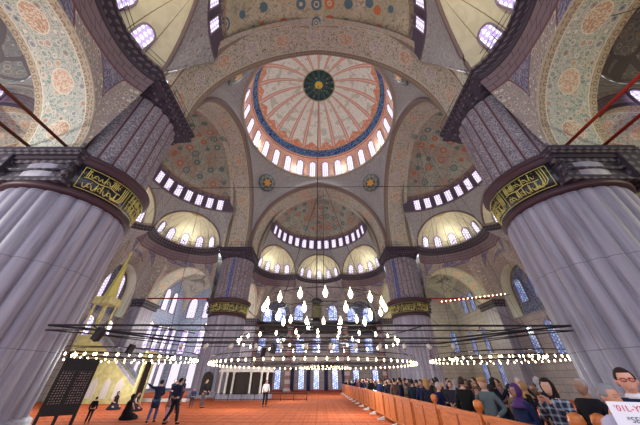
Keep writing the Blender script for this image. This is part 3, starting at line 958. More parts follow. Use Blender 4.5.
for s, rot in SIDES.items():
    for i in range(3):
        m, t, n, L = exf(i)
        P = Matrix.Translation((0, D, 0)) @ Matrix.Rotation(rot, 4, 'Z') @ Vector((*(m+n*(ED-1.6)), ZC+.05))
        e = 95 if i != 1 else 80
        flood(P.x, P.y, P.z, 'small floodlight inside the %s half dome of the %s side' % (('first', 'middle', 'last')[i], s), e, rot)

for q in range(8):
    a_ = 2*pi*(q+.5)/8; px, py = 10.95*sin(a_), D+10.95*cos(a_)
    flood(px, py, 33.45, 'small floodlight on the ring below the great dome windows, %s' % ('just right of the far side', 'far right', 'near right', 'just right of the near side', 'just left of the near side', 'near left', 'far left', 'just left of the far side')[q], 120, -a_)
# ------------------------------------------------------------------ far wall details (local far side)
YW = D+UE
def fwin(me, x, z, mt, y=YW-.02): return window(me, Matrix.Translation((x, y, z)), MT[mt])
wt = win_meshes(1.5, 2.7); wmid = win_meshes(1.3, 2.2, round_=False); wg = win_meshes(.85, 2.6, round_=False)
for x in (-3.8, -.6, 2.6): fwin(wt, x, 10.7, 'pane_blue')
for x in (-9.9, -7.2, 6.3, 9.3): fwin(wt, x, 10.5, 'pane_blue', YW+1.5)
for x in (-10, -7.2, -3.3, -.4, 2.8, 6.2, 8.8): fwin(wmid, x, 5.5, 'pane_blue')
for x in (-9.8, -6.8, -2.9, -.4, 2.7, 6.2, 9.4): fwin(wg, x, .4, 'pane_blue')
def sbox(name, b, mt, kind='structure'):
    me = boxuv(MB().box(*b).mesh(name)); o = link(name, me, MT[mt]); tag(o, kind=kind); return o
M = Mat('striped_marble', .5); x, y, z = M.obj()
MT['striped'] = M.out(M.mix((z/1.1).fract().gt(.5), (186, 176, 172), (150, 106, 108)))
for i, x in enumerate((-11.3, -5.1, 4.7, 11.0)):
    o = MB().lathe([(.62, 0), (.62, .3), (.48, .4), (.46, 9.2), (.62, 9.5), (.66, 9.9)], 20, (x, YW-.5, 0)).build('trim_wall_column_%d' % (i+1), MT['striped']); tag(o, kind='structure')
sbox('trim_far_gallery', (-11.3, 11.3, YW-.35, YW+.02, 8.5, 10.2), 'panel_dk'); sbox('trim_far_ledge', (-11.3, 11.3, YW-.55, YW+.02, 10.2, 10.4), 'cornice')
sbox('trim_far_string', (-11.3, 11.3, YW-.25, YW+.02, 4.2, 5.0), 'marble_w')
sbox('baseboard_far', (-11.3, 11.3, YW-.12, YW+.02, 0, .3), 'red')
# navy curtains beside the ground windows
cur = []
for i, x in enumerate((-8.3, -4.4, -1.7, 1.2, 4.1)):
    rows = [[(x-.3+.6*j/16, YW-.22+.06*sin(j*1.6), z) for j in range(17)] for z in (3.2, 1.8, .2)]
    o = link('window_curtain', grid_mesh('c', rows), MT['curtain_dk']); sol = o.modifiers.new('s', 'SOLIDIFY'); sol.thickness = .03
    tag(o, ('dark navy curtain beside the ground window, %s along the far wall' % ('leftmost', 'second from left', 'middle one', 'fourth from left', 'rightmost')[i]), 'curtain', 'navy curtains on the far wall')
# left corner bay: side wall windows and pale lower wall
wlan = win_meshes(1.2, 3.8); wlow = win_meshes(1.5, 3.4, round_=False); wup = win_meshes(1.5, 3.5)
def swin(me, sx, y, z, mt): return window(me, Matrix.Translation((sx*26.25, y, z)) @ Matrix.Rotation(sx*-pi/2, 4, 'Z'), MT[mt])
for y in (36.2, 38.6, 41, 43.4, 45.8, 48): swin(wlan, -1, y, 5.4, 'pane_warm')
wland = win_meshes(1.0, 3.4); wupd = win_meshes(1.2, 2.9)
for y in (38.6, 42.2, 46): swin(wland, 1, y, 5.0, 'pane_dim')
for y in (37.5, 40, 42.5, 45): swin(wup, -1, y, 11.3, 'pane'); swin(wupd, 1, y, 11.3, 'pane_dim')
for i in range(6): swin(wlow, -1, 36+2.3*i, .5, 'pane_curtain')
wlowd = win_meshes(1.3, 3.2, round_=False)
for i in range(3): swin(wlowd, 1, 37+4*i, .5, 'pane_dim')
for i in range(4):
    window(wlan, Matrix.Translation((-24.5+3*i, D+26.25, 5.4)), MT['pane']); window(wup, Matrix.Translation((-24.5+3*i, D+26.25, 11.3)), MT['pane'])
    window(wlow, Matrix.Translation((-24.5+3*i, D+26.25, .5)), MT['pane_curtain'])
    if i % 2: window(wland, Matrix.Translation((15.5+3*i, D+26.25, 5.4)), MT['pane_dim'])
sbox('trim_left_string', (-26.3, -26.0, D+11.4, D+26.3, 4.2, 4.9), 'marble_w')
sbox('trim_right_string', (26.0, 26.3, D+11.4, D+26.3, 4.2, 4.9), 'marble_w')
# side bays (behind the narrow arches and below)
for sx in (-1, 1):
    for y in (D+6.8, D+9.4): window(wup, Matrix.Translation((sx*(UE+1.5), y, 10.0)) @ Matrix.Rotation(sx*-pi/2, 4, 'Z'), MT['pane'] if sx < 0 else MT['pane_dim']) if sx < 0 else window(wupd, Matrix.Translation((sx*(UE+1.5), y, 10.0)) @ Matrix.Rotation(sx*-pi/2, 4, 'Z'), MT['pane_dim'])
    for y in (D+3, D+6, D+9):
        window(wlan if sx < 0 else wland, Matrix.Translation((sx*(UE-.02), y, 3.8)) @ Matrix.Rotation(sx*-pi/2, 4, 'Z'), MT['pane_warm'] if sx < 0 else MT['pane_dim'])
# near corner bays: one window in each, seen through the big side arches
for sx in (-1, 1): window(wup, Matrix.Translation((sx*20.0, D-14.6, 13.2)), MT['pane_blue'])
# walls between near corner bay and side bays, seen through the near side arches
for sx, nm in ((-1, 'left'), (1, 'right')):
    mt = MT['tile'] if sx < 0 else MT['tile_dk']

# ------------------------------------------------------------------ chandeliers
def bulb_mesh(s):
    return MB().lathe([(.012*s, .34*s), (.02*s, .25*s), (.055*s, .2*s), (.085*s, .1*s), (.07*s, .02*s), (.015*s, -.06*s)], 8).mesh('glass_lamp')
def chandelier(name, label, cx, cy, z, rings, ztop, bs=.55, spokes=8, mat='bulb', cables=4, light=0, rim=2, rt=.03):
    t = empty(name, (cx, cy, z)); tag(t, label, 'chandelier')
    bme = bulb_mesh(bs)
    for R, n, dz in rings:
        mb = MB(); mb.tube([(R*cos(2*pi*k/64), R*sin(2*pi*k/64), dz) for k in range(64)], rt, 5, closed=True)
        if rim > 1: mb.tube([(R*cos(2*pi*k/64), R*sin(2*pi*k/64), dz+.28) for k in range(64)], .025, 5, closed=True)
        ringo = mb.build('ring', MT['iron'], t)
        for k in range(n):
            a = 2*pi*(k+.5)/n
            o = link('lamp', bme, MT[mat], t); o.location = (R*cos(a), R*sin(a), dz-.3*bs)
    Rm = max(r[0] for r in rings); 
    mb = MB()
    for k in range(spokes//2):
        a = pi*k/(spokes//2)+.2; mb.tube([(Rm*cos(a), Rm*sin(a), 0), (-Rm*cos(a), -Rm*sin(a), 0)], rt*.6, 4)
    mb.build('spokes', MT['iron'], t)
    for k in range(cables):
        a = 2*pi*k/cables+.5
        MB().tube([(Rm*cos(a), Rm*sin(a), .05), (Rm*.05*cos(a), Rm*.05*sin(a), ztop-z)], .012, 3).build('cable', MT['iron'], t)
    if light:
        for k in range(4):
            a = pi/2*k+.4; spot((cx+Rm*.7*cos(a), cy+Rm*.7*sin(a), z-.45), light/4, (.9, .95, 1), .15)
    return t
chandelier('ring_chandelier', 'small near ring chandelier of large glass drop lamps above the hall centre', .35, 8.3, 3.75, [(1.95, 18, 0), (1.5, 8, -.25)], 9, .75, 6, 'bulb2', 3, 120, 1, .014)
chandelier('ring_chandelier', 'wide circular chandelier with a dense row of white lamps before the far wall', -.3, 22.9, 2.75, [(7.9, 84, 0)], 8.0, .5, 16, 'bulb', 8, 900)
chandelier('ring_chandelier', 'middle ring chandelier with spaced lamps hanging above the white lamp ring', .1, 17.6, 3.75, [(5.0, 30, 0), (2.6, 14, .1)], 9.5, .7, 10, 'bulb2', 4, 400, 1)
chandelier('ring_chandelier', 'ring chandelier of warm lamps hanging at left before the pulpit', -14.2, 20.9, 3.05, [(4.9, 56, 0), (3.2, 30, .1)], 29.5, .5, 12, 'bulb', 6, 700)
chandelier('ring_chandelier', 'ring chandelier of warm lamps hanging at right above the crowd', 14.2, 22.4, 3.05, [(4.9, 56, 0), (3.2, 30, .1)], 29.5, .5, 12, 'bulb', 6, 700)
chandelier('ring_chandelier', 'small golden ring chandelier hanging just before the far wall', .8, 36.5, 3.0, [(3.2, 40, 0), (1.8, 20, .15)], 28.0, .5, 8, 'bulb', 4, 500)
# central hub lantern and main chain
t = empty('hanging_lantern', (-.1, D, 0)); tag(t, 'dark cylindrical hub lantern hanging on the long chain from the dome', 'lantern')
MB().lathe([(.12, 7.9), (.5, 7.7), (.5, 7.5), (.36, 7.4), (.36, 6.0), (.75, 5.85), (.75, 5.65), (.1, 5.5)], 16).build('hub', MT['iron'], t)
MB().lathe([(.4, 6.1), (.46, 6.2), (.46, 7.2), (.4, 7.3)], 16).build('lantern_glass', plain('lantern_olive', (84, 80, 50), .4), t)
MB().tube([(0, 0, 7.8), (0, 0, 45.5)], .05, 5).build('chain', MT['iron'], t)
for sx, lab in ((-1, 'left'), (1, 'right')):
    wire([(sx*11.0+.1, 7.2, 18.8), (sx*11.2, 5.0, 23.0)], .035, 'hanging_rod', 'dark cable rising inside the near %s half dome' % lab)
# invented round lamps, added to brighten the corner bays
for x, y, z, e, lab in ((-18, D+19.5, 10.9, 1500, 'far left corner bay'), (18, D+19.5, 10.9, 900, 'far right corner bay'), (-18, D-19.0, 10.9, 1100, 'near left corner bay'), (18, D-19, 10.9, 450, 'near right corner bay')):
    t = empty('added_lamp', (x, y, z-2)); tag(t, 'added round lamp brightening the %s' % lab, 'lamp')
    MB().tube([(0, 0, .2), (0, 0, 11.3-(z-10.9))], .015, 4).build('cable', MT['iron'], t)
    MB().lathe([(.05, .25), (.2, .15), (.24, 0), (.16, -.12), (.02, -.16)], 12).build('lamp_globe', MT['bulb2'], t)
    spot((x, y, z-2.5), e, (1, .95, .86) if x < 0 else (1, .98, .66), .2)
# long polygonal lighting frame
t = empty('lighting_frame', (0, 0, 0)); tag(t, 'long black polygonal lighting frame hung low across the whole hall', 'lighting frame')
z0 = 3.34
L0, R0 = (-9.55, 9.4), (9.35, 9.55)
bars = [[L0, R0], [L0, (-6.3, 12.6), (6.4, 12.8), R0], [(-8.8, 9.9), (-6.8, 14.6), (6.8, 14.9), (8.8, 10.1)]]
for i, b in enumerate(bars):
    MB().tube([(x, y, z0) for x, y in b], .035, 5).build('bar', MT['iron'], t); MB().tube([(x, y, z0-.16) for x, y in b], .02, 5).build('bar', MT['iron'], t)
for k in range(9):
    x = -8+2*k; MB().tube([(x, 9.45, z0), (x+.9*(1 if k % 2 else -1), 12.7 if abs(x) < 6 else 11.3, z0)], .02, 4).build('brace', MT['iron'], t)
sp = MB().lathe([(.05, .12), (.09, .05), (.09, -.12), (.02, -.12)], 8).mesh('spotlight')
for k in range(12):
    o = link('spotlight', sp, MT['iron'] if k % 3 else MT['marble_w'], t); o.location = (-6.2+1.15*k, 12.62+.015*k, z0-.35); o.rotation_euler = (.5, .3, k)
    if k % 3 == 0: o['label'] = 'white spotlight'
for k in range(6):
    x = -7.5+3*k; MB().tube([(x, 9.46, z0), (x*.2, 15+.3*k, 12.0)], .008, 3).build('cable', MT['iron'], t)
# loudspeakers hanging on the frame
for i, (x, y, z, lab) in enumerate(((-7.9, 9.7, 2.9, 'at left in front of the pulpit'), (-2.9, 15.0, 2.75, 'left of the hub lantern'), (-2.2, 13.9, 2.8, 'just left of the hub lantern'), (-9.2, 13.6, 2.75, 'low beside the left ring chandelier'))):
    mb = MB(); mb.box(-.12, .12, -.1, .1, 0, .42); mb.tube([(0, 0, .4), (0, 0, .7)], .012, 4)
    o = mb.build('loudspeaker', MT['iron']); o.location = (x, y, z); o.rotation_euler = (.2, .1 if i else .5, .4*i)
    tag(o, 'small black loudspeaker hanging %s' % lab, 'loudspeaker')

# ------------------------------------------------------------------ marble platform, rail, minbar, screen
t = empty('marble_platform', (0, 0, 0)); tag(t, 'white marble platform with columns and dark grilles before the far left pier', 'platform')
X0, X1, Y0, Y1 = -10.7, -5.2, 30.3, 33.4
X0b = -10.2
MB().box(X0b-.1, X1+.1, Y0-.1, Y1, 0, .45).build('plinth', MT['marble'], t)
MB().box(X0b-.15, X1+.15, Y0-.15, Y1, 2.35, 2.5).box(X0b-.05, X1+.05, Y0-.05, Y1, 2.5, 2.72).box(X0b-.15, X1+.15, Y0-.15, Y1, 2.72, 2.8).build('parapet', MT['marble_w'], t)
for x in (-10.1, -9.5, -8.8, -7.0, -5.9, -5.3):
    MB().lathe([(.14, .45), (.11, .55), (.1, 2.1), (.16, 2.35)], 12, (x, Y0+.1, 0)).build('column', MT['marble_w'], t)
for a, b in ((-8.65, -7.15), (-6.85, -6.05), (-9.4, -8.95)):
    MB().box(a, b, Y0+.35, Y0+.42, .45, 2.3).build('grille', MT['panel_dk'], t)
MB().box(X0b, X1, Y1-.3, Y1, .45, 2.35).build('back_panel', MT['panel_dk'], t)
t = empty('low_rail', (0, 0, 0)); tag(t, 'low dark metal rail standing on the carpet right of the marble platform', 'rail')
MB().tube([(-10.0, 29.3, .55), (-1.1, 29.8, .55)], .03, 5).tube([(-10.0, 29.3, .12), (-1.1, 29.8, .12)], .03, 5).tube([(-1.1, 29.8, .55), (-1.1, 33.5, .55), (-5, 33.5, .55)], .03, 5).build('rail', MT['iron'], t)
for k in range(8): MB().tube([(-10+8.9*k/7, 29.3+.5*k/7, 0), (-10+8.9*k/7, 29.3+.5*k/7, .6)], .035, 5).build('post', MT['iron'], t)
# minbar
t = empty('pulpit', (-19.4, 26.6, 0)); tag(t, 'tall yellow marble pulpit with staircase and pointed gilded spire', 'pulpit')
def ext(pts, y0, y1, name, mt, parent=t):
    return MB().poly([(x, y0, z) for x, z in pts], (0, y1-y0, 0)).build(name, MT[mt], parent)
ext([(3.4, 0), (3.4, 1.1), (-2.4, 5.4), (-2.4, 0)], -.6, -.45, 'side_wall', 'minbar'); ext([(3.4, 0), (3.4, 1.1), (-2.4, 5.4), (-2.4, 0)], .45, .6, 'side_wall', 'minbar')
ext([(3.5, 1.05), (3.5, 1.3), (-2.4, 5.65), (-2.4, 5.4)], -.68, -.4, 'handrail', 'marble'); ext([(3.5, 1.05), (3.5, 1.3), (-2.4, 5.65), (-2.4, 5.4)], .4, .68, 'handrail', 'marble')
ext([(3.4-k*.29 if j else 3.4-(k-0)*.29, 0) for k in (0,) for j in (0,)]+sum([[(3.4-.29*k, .21*k+.05), (3.4-.29*(k+1), .21*k+.05)] for k in range(20)], [])+[(-2.4, 0)], -.45, .45, 'steps', 'marble')
for k in range(4):
    MB().poly([(2.0-1.15*k+.32*x, -.62, .35+z) for x, z in [(-1, 0), (1, 0), (1, 1.1-.0*k), (0, 1.5), (-1, 1.1)]], (0, .03, 0)).build('arched_panel', MT['marble_w'], t)
MB().box(-3.9, -2.4, -.7, .7, 0, 5.3).build('tower_base', MT['minbar'], t)
for a in (-3.8, -2.5):
    for b in (-.6, .6): MB().lathe([(.1, 5.3), (.09, 8.0), (.14, 8.2)], 8, (a, b, 0)).build('tower_column', MT['minbar'], t)
MB().box(-4.0, -2.3, -.85, .85, 8.2, 8.9).build('canopy', MT['minbar'], t)
MB().lathe([(.62, 8.9), (.5, 9.6), (.06, 13.8), (.12, 14.0), (.02, 14.5)], 10, (-3.15, 0, 0), smooth=False).build('spire', MT['gold'], t)
mb = MB(); mb.box(3.4, 3.6, -.75, -.5, 0, 3.6); mb.box(3.4, 3.6, .5, .75, 0, 3.6); mb.box(3.35, 3.65, -.8, .8, 3.2, 3.9); mb.build('gate', MT['minbar'], t)
MB().box(3.45, 3.55, -.5, .5, 0, 3.2).build('gate_curtain', MT['panel_dk'], t)
# carved dark screen at the near left pier
a, b = Vector((-9.75, 11.0, 0)), Vector((-9.15, 11.95, 0))
a, b = Vector((-9.6, 10.9, 0)), Vector((-8.9, 11.6, 0)); dv = (b-a); Ls = dv.length
t = empty('carved_screen', a, atan2(dv.y, dv.x)); tag(t, 'dark carved wooden lattice screen standing against the near left pier', 'screen')
for x in (0, Ls/2, Ls): MB().box(x-.05, x+.05, -.05, .05, 0, 2.62-.25*(x/Ls)).build('leg', MT['wood_dk'], t)
M = Mat('lattice', .6); x, y, z = M.obj()
d_, r_ = M.voro(M.vec(x, z), 13.0, rnd=.2)
MT['lattice'] = M.out(M.mix(d_.lt(.3), (24, 17, 17), (132, 112, 106)))
MB().box(.05, Ls-.05, -.02, .02, 1.0, 2.0).build('lattice_panel', MT['lattice'], t)
MB().box(.05, Ls-.05, -.03, .03, .66, 1.0).build('panel', MT['wood_dk'], t); MB().box(.05, Ls-.05, -.03, .03, 2.0, 2.35).build('panel', MT['wood_dk'], t)
MB().box(0, Ls, -.07, .07, 2.33, 2.42).build('top_rail', MT['wood_dk'], t)
# low marble ledge along the left
sbox('trim_left_step', (-25.5, -12.2, 28.2, 28.9, 0, .22), 'marble_w')

# ------------------------------------------------------------------ wooden barrier
XB = 3.62
MT['wood_md'] = plain('barrier_stile', (150, 70, 32), .4)
stile_me = MB().box(-.025, .025, 0, .08, .24, 1.04).mesh('stile')
pan_me = MB().box(-.015, .015, 0, 2.3, .22, 1.06).mesh('panel'); rail_me = MB().box(-.04, .04, 0, 2.3, 1.04, 1.14).box(-.04, .04, 0, 2.3, .16, .24).mesh('rail')
post_me = MB().box(-.05, .05, -.05, .05, 0, 1.12).mesh('post'); fin_me = MB().lathe([(.03, 1.1), (.05, 1.14), (.035, 1.17), (.08, 1.21), (.095, 1.28), (.08, 1.35), (.02, 1.38)], 12).mesh('finial')
foot_me = MB().poly([(-.05, -.05, 0), (-.42, -.03, 0), (-.42, -.03, .04), (-.05, -.05, .16)], (0, .1, 0)).mesh('foot')
ords = ['nearest', 'second nearest', 'third nearest', 'fourth nearest', 'fifth nearest', 'sixth nearest', 'seventh nearest', 'eighth nearest', 'ninth nearest', 'tenth nearest']
ys = [4.2+2.42*k for k in range(17)]
for k, y in enumerate(ys):
    t = empty('wooden_barrier', (XB-.004*k, y, 0), 0)
    lab = 'orange wooden barrier section beside the crowd, %s to the viewer' % ords[k] if k < 10 else 'orange wooden barrier section far down the row, %s from its far end' % ['last', 'second', 'third', 'fourth', 'fifth', 'sixth', 'seventh'][16-k]
    tag(t, lab, 'barrier', 'wooden barrier sections in front of the crowd')
    link('panel', pan_me, MT['wood'], t); link('rail', rail_me, MT['wood'], t)
    for yy in (.06, 1.1, 2.16): link('stile', stile_me, MT['wood_md'], t).location = (0, yy, 0)
    link('post', post_me, MT['wood'], t)
    if k < 3: link('finial', fin_me, MT['wood'], t)
    link('foot', foot_me, MT['marble_w'], t)['label'] = 'white foot'
t = empty('barrier_post', (XB+.22, 4.1, 0)); tag(t, 'orange wooden barrier end post with a round finial', 'post')
link('post', post_me, MT['wood'], t); link('finial', fin_me, MT['wood'], t)
# ------------------------------------------------------------------ people
def skin_mesh(chains, root=0, sub=1, flat=1.0):
    """chains: list of lists of ((x,y,z), r or (rx,ry)); points that coincide are joined"""
    vs = []; idx = {}; es = []; rs = []
    for ch in chains:
        prev = None
        for p, r in ch:
            k = tuple(round(q, 4) for q in p)
            if k not in idx: idx[k] = len(vs); vs.append(p); rs.append(r)
            i = idx[k]
            if prev is not None and (prev, i) not in es and prev != i: es.append((prev, i))
            prev = i
    me = bpy.data.meshes.new('sk'); me.from_pydata(vs, es, [])
    o = bpy.data.objects.new('sk', me); COL.objects.link(o)
    m = o.modifiers.new('s', 'SKIN'); m.use_smooth_shade = True
    for i, r in enumerate(rs):
        q = me.skin_vertices[0].data[i]; q.radius = r if isinstance(r, tuple) else (r, r); q.use_root = (i == root)
    s_ = o.modifiers.new('u', 'SUBSURF'); s_.levels = sub; s_.render_levels = sub
    dg = bpy.context.evaluated_depsgraph_get(); dg.update()
    out = bpy.data.meshes.new_from_object(o.evaluated_get(dg))
    bpy.data.objects.remove(o); bpy.data.meshes.remove(me)
    return out
def head_pt(la, lo, off=0.0):
    """la -90..90, lo 0 = face (-Y)"""
    a, b = radians(la), radians(lo)
    x = .077*cos(a)*sin(b); y = -.098*cos(a)*cos(b); z = .122*sin(a)
    if z < 0:                         # jaw narrows towards the chin
        k = 1+z*2.2; x *= k
        if y > 0: y *= 1+z*3.5
        else: y *= 1+z*.6
    if y < 0 and abs(lo) < 16 and -32 < la < 8: y -= .022*(1-abs(lo)/16)*(1-abs(la+16)/26)     # nose
    if y < 0 and 12 < abs(lo) < 36 and -2 < la < 16: y += .008                     # eye sockets
    v = Vector((x, y, z)); return v+v.normalized()*off
def grid_closed(fn, n1=15, n2=24):
    rows = [[fn(-88+176*i/(n1-1), -180+360*j/n2) for j in range(n2+1)] for i in range(n1)]
    return rows
def append(bm, me, M=None, mi=0):
    n0 = len(bm.faces); bm.from_mesh(me); bm.faces.ensure_lookup_table()
    for f in bm.faces[n0:]: f.material_index = mi; f.smooth = True
    if M is not None:
        vs = {v for f in bm.faces[n0:] for v in f.verts}
        bmesh.ops.transform(bm, matrix=M, verts=list(vs))
HC = (0, -.015, 1.63)
def head_mesh():
    bm = bmesh.new(); append(bm, grid_mesh('h', grid_closed(head_pt)))
    for sx in (-1, 1):
        m = MB().lathe([(.004, -.03), (.014, -.015), (.018, .01), (.006, .03)], 8, (sx*.078, .01, -.005)).mesh('ear'); append(bm, m)
        m = MB().lathe([(.002, -.009), (.014, -.004), (.014, .004), (.002, .009)], 8, (sx*.03, -.083, .012)).mesh('eye'); append(bm, m, None, 1)
        m = MB().box(sx*.032-.018, sx*.032+.018, -.104, -.088, .031, .04).mesh('brow'); append(bm, m, None, 1)
    m = MB().box(-.028, .028, -.102, -.08, -.066, -.056).mesh('mouth'); append(bm, m, None, 2)
    me = bpy.data.meshes.new('head'); bm.to_mesh(me); bm.free(); return me
HEAD = head_mesh()
def hair_mesh(kind):
    def f(la, lo):
        al = abs(lo)
        if kind == 'short': face = (al < 60 and la < 38) or (al < 105 and la < 2) or la < -22; off = .013
        elif kind == 'long': face = (al < 62 and la < 40) or (la < -60 and al < 100); off = .022
        elif kind == 'scarf': face = al < 48 and -52 < la < 44; off = .024
        else: face = (al < 75 and la < 46) or la < 5; off = .012
        return head_pt(la, lo, -.012 if face else off)
    me = grid_mesh('hair', grid_closed(f, 21, 32))
    bm = bmesh.new(); append(bm, me)
    if kind == 'long': append(bm, MB().lathe([(.05, -.24), (.085, -.2), (.09, -.08), (.075, .02), (.03, .06)], 12, (0, .05, 0)).mesh('l'))
    if kind == 'scarf': append(bm, MB().lathe([(.2, -.25), (.15, -.19), (.085, -.12), (.075, -.05)], 14, (0, .015, 0)).mesh('l'))
    if kind == 'hat':
        append(bm, MB().lathe([(.092, .03), (.1, .07), (.085, .125), (.03, .15)], 14, (0, .005, 0)).mesh('l'))
    out = bpy.data.meshes.new('hair'); bm.to_mesh(out); bm.free(); return out
HAIR = {k: hair_mesh(k) for k in ('short', 'long', 'scarf', 'hat', 'balding')}
ARMS = {'down': ((.235, .02, 1.15), (.25, -.05, .90)), 'front': ((.23, .03, 1.16), (.08, -.22, 1.08)),
        'phone': ((.21, -.10, 1.20), (.06, -.30, 1.45)), 'up': ((.27, -.12, 1.50), (.22, -.28, 1.72)),
        'point': ((.36, -.10, 1.44), (.58, -.22, 1.58)), 'hip': ((.30, .08, 1.16), (.17, -.10, 1.04)), 'bag': ((.24, .04, 1.16), (.20, -.16, 1.0))}
def fingers(w, d, up):
    """palm, four fingers and a thumb from the wrist w along direction d"""
    w = Vector(w); d = Vector(d).normalized(); s = d.cross(Vector(up)).normalized(); n = s.cross(d)
    ch = [[(tuple(w), .03), (tuple(w+d*.045), (.04, .02)), (tuple(w+d*.08), (.038, .016))]]
    for k, L in enumerate((.062, .072, .068, .052)):
        o = w+d*.075+s*(-.03+.02*k); ch.append([(tuple(w+d*.045), (.04, .02)), (tuple(o), .0115), (tuple(o+d*L*.55-n*.008), .0095), (tuple(o+d*L*.95-n*.028), .0075)])
    o = w+d*.02-s*.034; ch.append([(tuple(w+d*.045), (.04, .02)), (tuple(o+d*.02), .012), (tuple(o+d*.05-s*.02-n*.01), .0095)])
    return ch
def build_pose(la, ra, legs='stand', lean=0.0, kid=False):
    P = {}
    st = {'stand': ((.1, -.0, .50), (.1, .03, .09)), 'walk': ((.1, -.14, .52), (.1, -.20, .09)), 'walkb': ((.1, .02, .50), (.1, .24, .12))}
    def leg(sx, kind, r, extra=True):
        k, a = st[kind]
        c = [((0, 0, .96), r[0]), ((sx*.09, 0, .88), r[1]), ((sx*k[0], k[1], k[2]), r[2]), ((sx*a[0], a[1], a[2]), r[3])]
        if extra: c.append(((sx*(a[0]+.015), a[1]-.14, a[2]-.045), r[4]))
        return c
    lk = ('stand', 'stand') if legs == 'stand' else ('walk', 'walkb')
    def arm(sx, A, r, hand=False):
        e, w = ARMS[A]
        c = [((0, 0, 1.36), r[0]), ((sx*.165, .0, 1.41), r[1]), ((sx*e[0], e[1], e[2]), r[2]), ((sx*w[0], w[1], w[2]), r[3])]
        if hand:
            d = Vector((sx*w[0], w[1], w[2]))-Vector((sx*e[0], e[1], e[2])); return [c]+fingers(c[-1][0], d, (0, .3, 1) if A != 'down' else (sx, 0, 0))
        return [c]
    tor = [((0, 0, .96), (.14, .10)), ((0, 0, 1.12), (.125, .09)), ((0, 0, 1.36), (.15, .10)), ((0, .005, 1.49), (.055, .055)), ((0, -.01, 1.58), .05)]
    body = [tor, leg(-1, lk[0], [(.14, .10), .08, .052, .036, .03]), leg(1, lk[1], [(.14, .10), .08, .052, .036, .03])]
    body += arm(-1, ra, [(.15, .10), .052, .038, .026], True)+arm(1, la, [(.15, .10), .052, .038, .026], True)
    sk = skin_mesh(body)
    bm = bmesh.new(); append(bm, sk); append(bm, HEAD, Matrix.Translation(HC))
    me = bpy.data.meshes.new('body'); bm.to_mesh(me); bm.free()
    jt = [((0, 0, .93), (.165, .125)), ((0, 0, 1.12), (.155, .118)), ((0, 0, 1.36), (.172, .122)), ((0, .005, 1.48), (.08, .075))]
    jr = [(.172, .122), .078, .058, .046]
    jack = skin_mesh([jt]+arm(-1, ra, jr)+arm(1, la, jr))
    coat = skin_mesh([[((0, .0, .55), (.215, .17))]+[((0, 0, .75), (.195, .15))]+jt]+arm(-1, ra, jr)+arm(1, la, jr))
    tr = skin_mesh([leg(-1, lk[0], [(.15, .112), .095, .07, .062, 0], False), leg(1, lk[1], [(.15, .112), .095, .07, .062, 0], False)])
    sh = []
    for sx, kd in ((-1, lk[0]), (1, lk[1])):
        a = st[kd][1]; sh.append([((sx*a[0], a[1]+.03, a[2]-.03), .052), ((sx*(a[0]+.01), a[1]-.07, a[2]-.045), .048), ((sx*(a[0]+.015), a[1]-.17, a[2]-.055), .036)])
    return dict(body=me, jacket=jack, coat=coat, trousers=tr, shoe0=skin_mesh([sh[0]]), shoe1=skin_mesh([sh[1]]))
POSES = {'stand': build_pose('down', 'down'), 'front': build_pose('front', 'front'), 'phone': build_pose('phone', 'phone'), 'up': build_pose('down', 'up'),
         'bag': build_pose('bag', 'down'), 'walk': build_pose('bag', 'down', 'walk'), 'point': build_pose('point', 'front', 'walk'), 'hip': build_pose('hip', 'phone')}
MT['dark_feat'] = plain('dark_features', (40, 28, 28), .5); MT['lip'] = plain('lips', (150, 84, 78), .5)
for p in POSES.values():
    for m in (MT['skin'], MT['dark_feat'], MT['lip']): p['body'].materials.append(m)
    for k in ('jacket', 'coat', 'trousers', 'shoe0', 'shoe1'): p[k].materials.append(MT['cloth'])
for h in HAIR.values(): h.materials.append(MT['hair'])
def oc(o, c): o.color = (*lin(c), 1)
SK = [(190, 148, 126), (176, 134, 112), (196, 160, 140), (150, 112, 92)]
def person(x, y, rz, label, pose='stand', top=(30, 34, 52), bottom=(30, 30, 36), hair=(34, 26, 24), hk='short', sc=1.0, coat=False, skin=None, group=None, shoes=True, topmat=None, z=0, nolegs=False):
    P = POSES[pose]
    b = link('person', P['body']); b.location = (x, y, z); b.rotation_euler = (0, 0, rz); wx = 1.12 if x < 0 else 1.0; b.scale = (sc*wx, sc*wx, sc)
    oc(b, skin or random.choice(SK)); tag(b, label, 'person', group)
    j = link('coat' if coat else 'jacket', P['coat' if coat else 'jacket'], None, b); oc(j, top)
    if topmat:
        j.data = j.data.copy(); j.data.materials.clear(); j.data.materials.append(topmat)
    t = link('trousers', P['trousers'], None, b); oc(t, bottom)
    if shoes:
        for q in ('shoe0', 'shoe1'): oc(link('shoe', P[q], None, b), (28, 26, 28))
    h = link({'scarf': 'headscarf', 'hat': 'hat'}.get(hk, 'hair'), HAIR[hk], None, b); h.location = HC; oc(h, hair)
    return b
# face direction: rz=0 faces the camera side (-Y); +90 deg faces +X
R = radians
person(-8.0, 15.3, R(200), 'man in long dark blue coat pointing with his raised arm at left', 'point', (36, 42, 66), (70, 84, 116), coat=True, sc=.97)
person(-6.75, 14.7, R(150), 'tall man in dark jacket and trousers walking beside the small child', 'walk', (32, 36, 58), (34, 34, 44), sc=1.02)
person(-7.35, 15.5, R(20), 'small child in pale clothes between the two dark-dressed men', 'bag', (150, 110, 100), (176, 150, 168), sc=.6)
person(-9.0, 19.5, R(30), 'woman in brown coat standing behind the child', 'front', (120, 76, 52), (90, 64, 56), hk='long', coat=True, sc=.95)
person(-11.6, 24.0, R(60), 'dark-dressed person leaning at the left, behind the pointing man', 'phone', (34, 36, 52), (40, 44, 70), sc=.98)
person(-10.6, 23.4, R(-30), 'dark-dressed person with black headscarf just right of another behind the child', 'front', (24, 24, 32), (24, 24, 32), (20, 20, 26), 'scarf', 1.0, True)
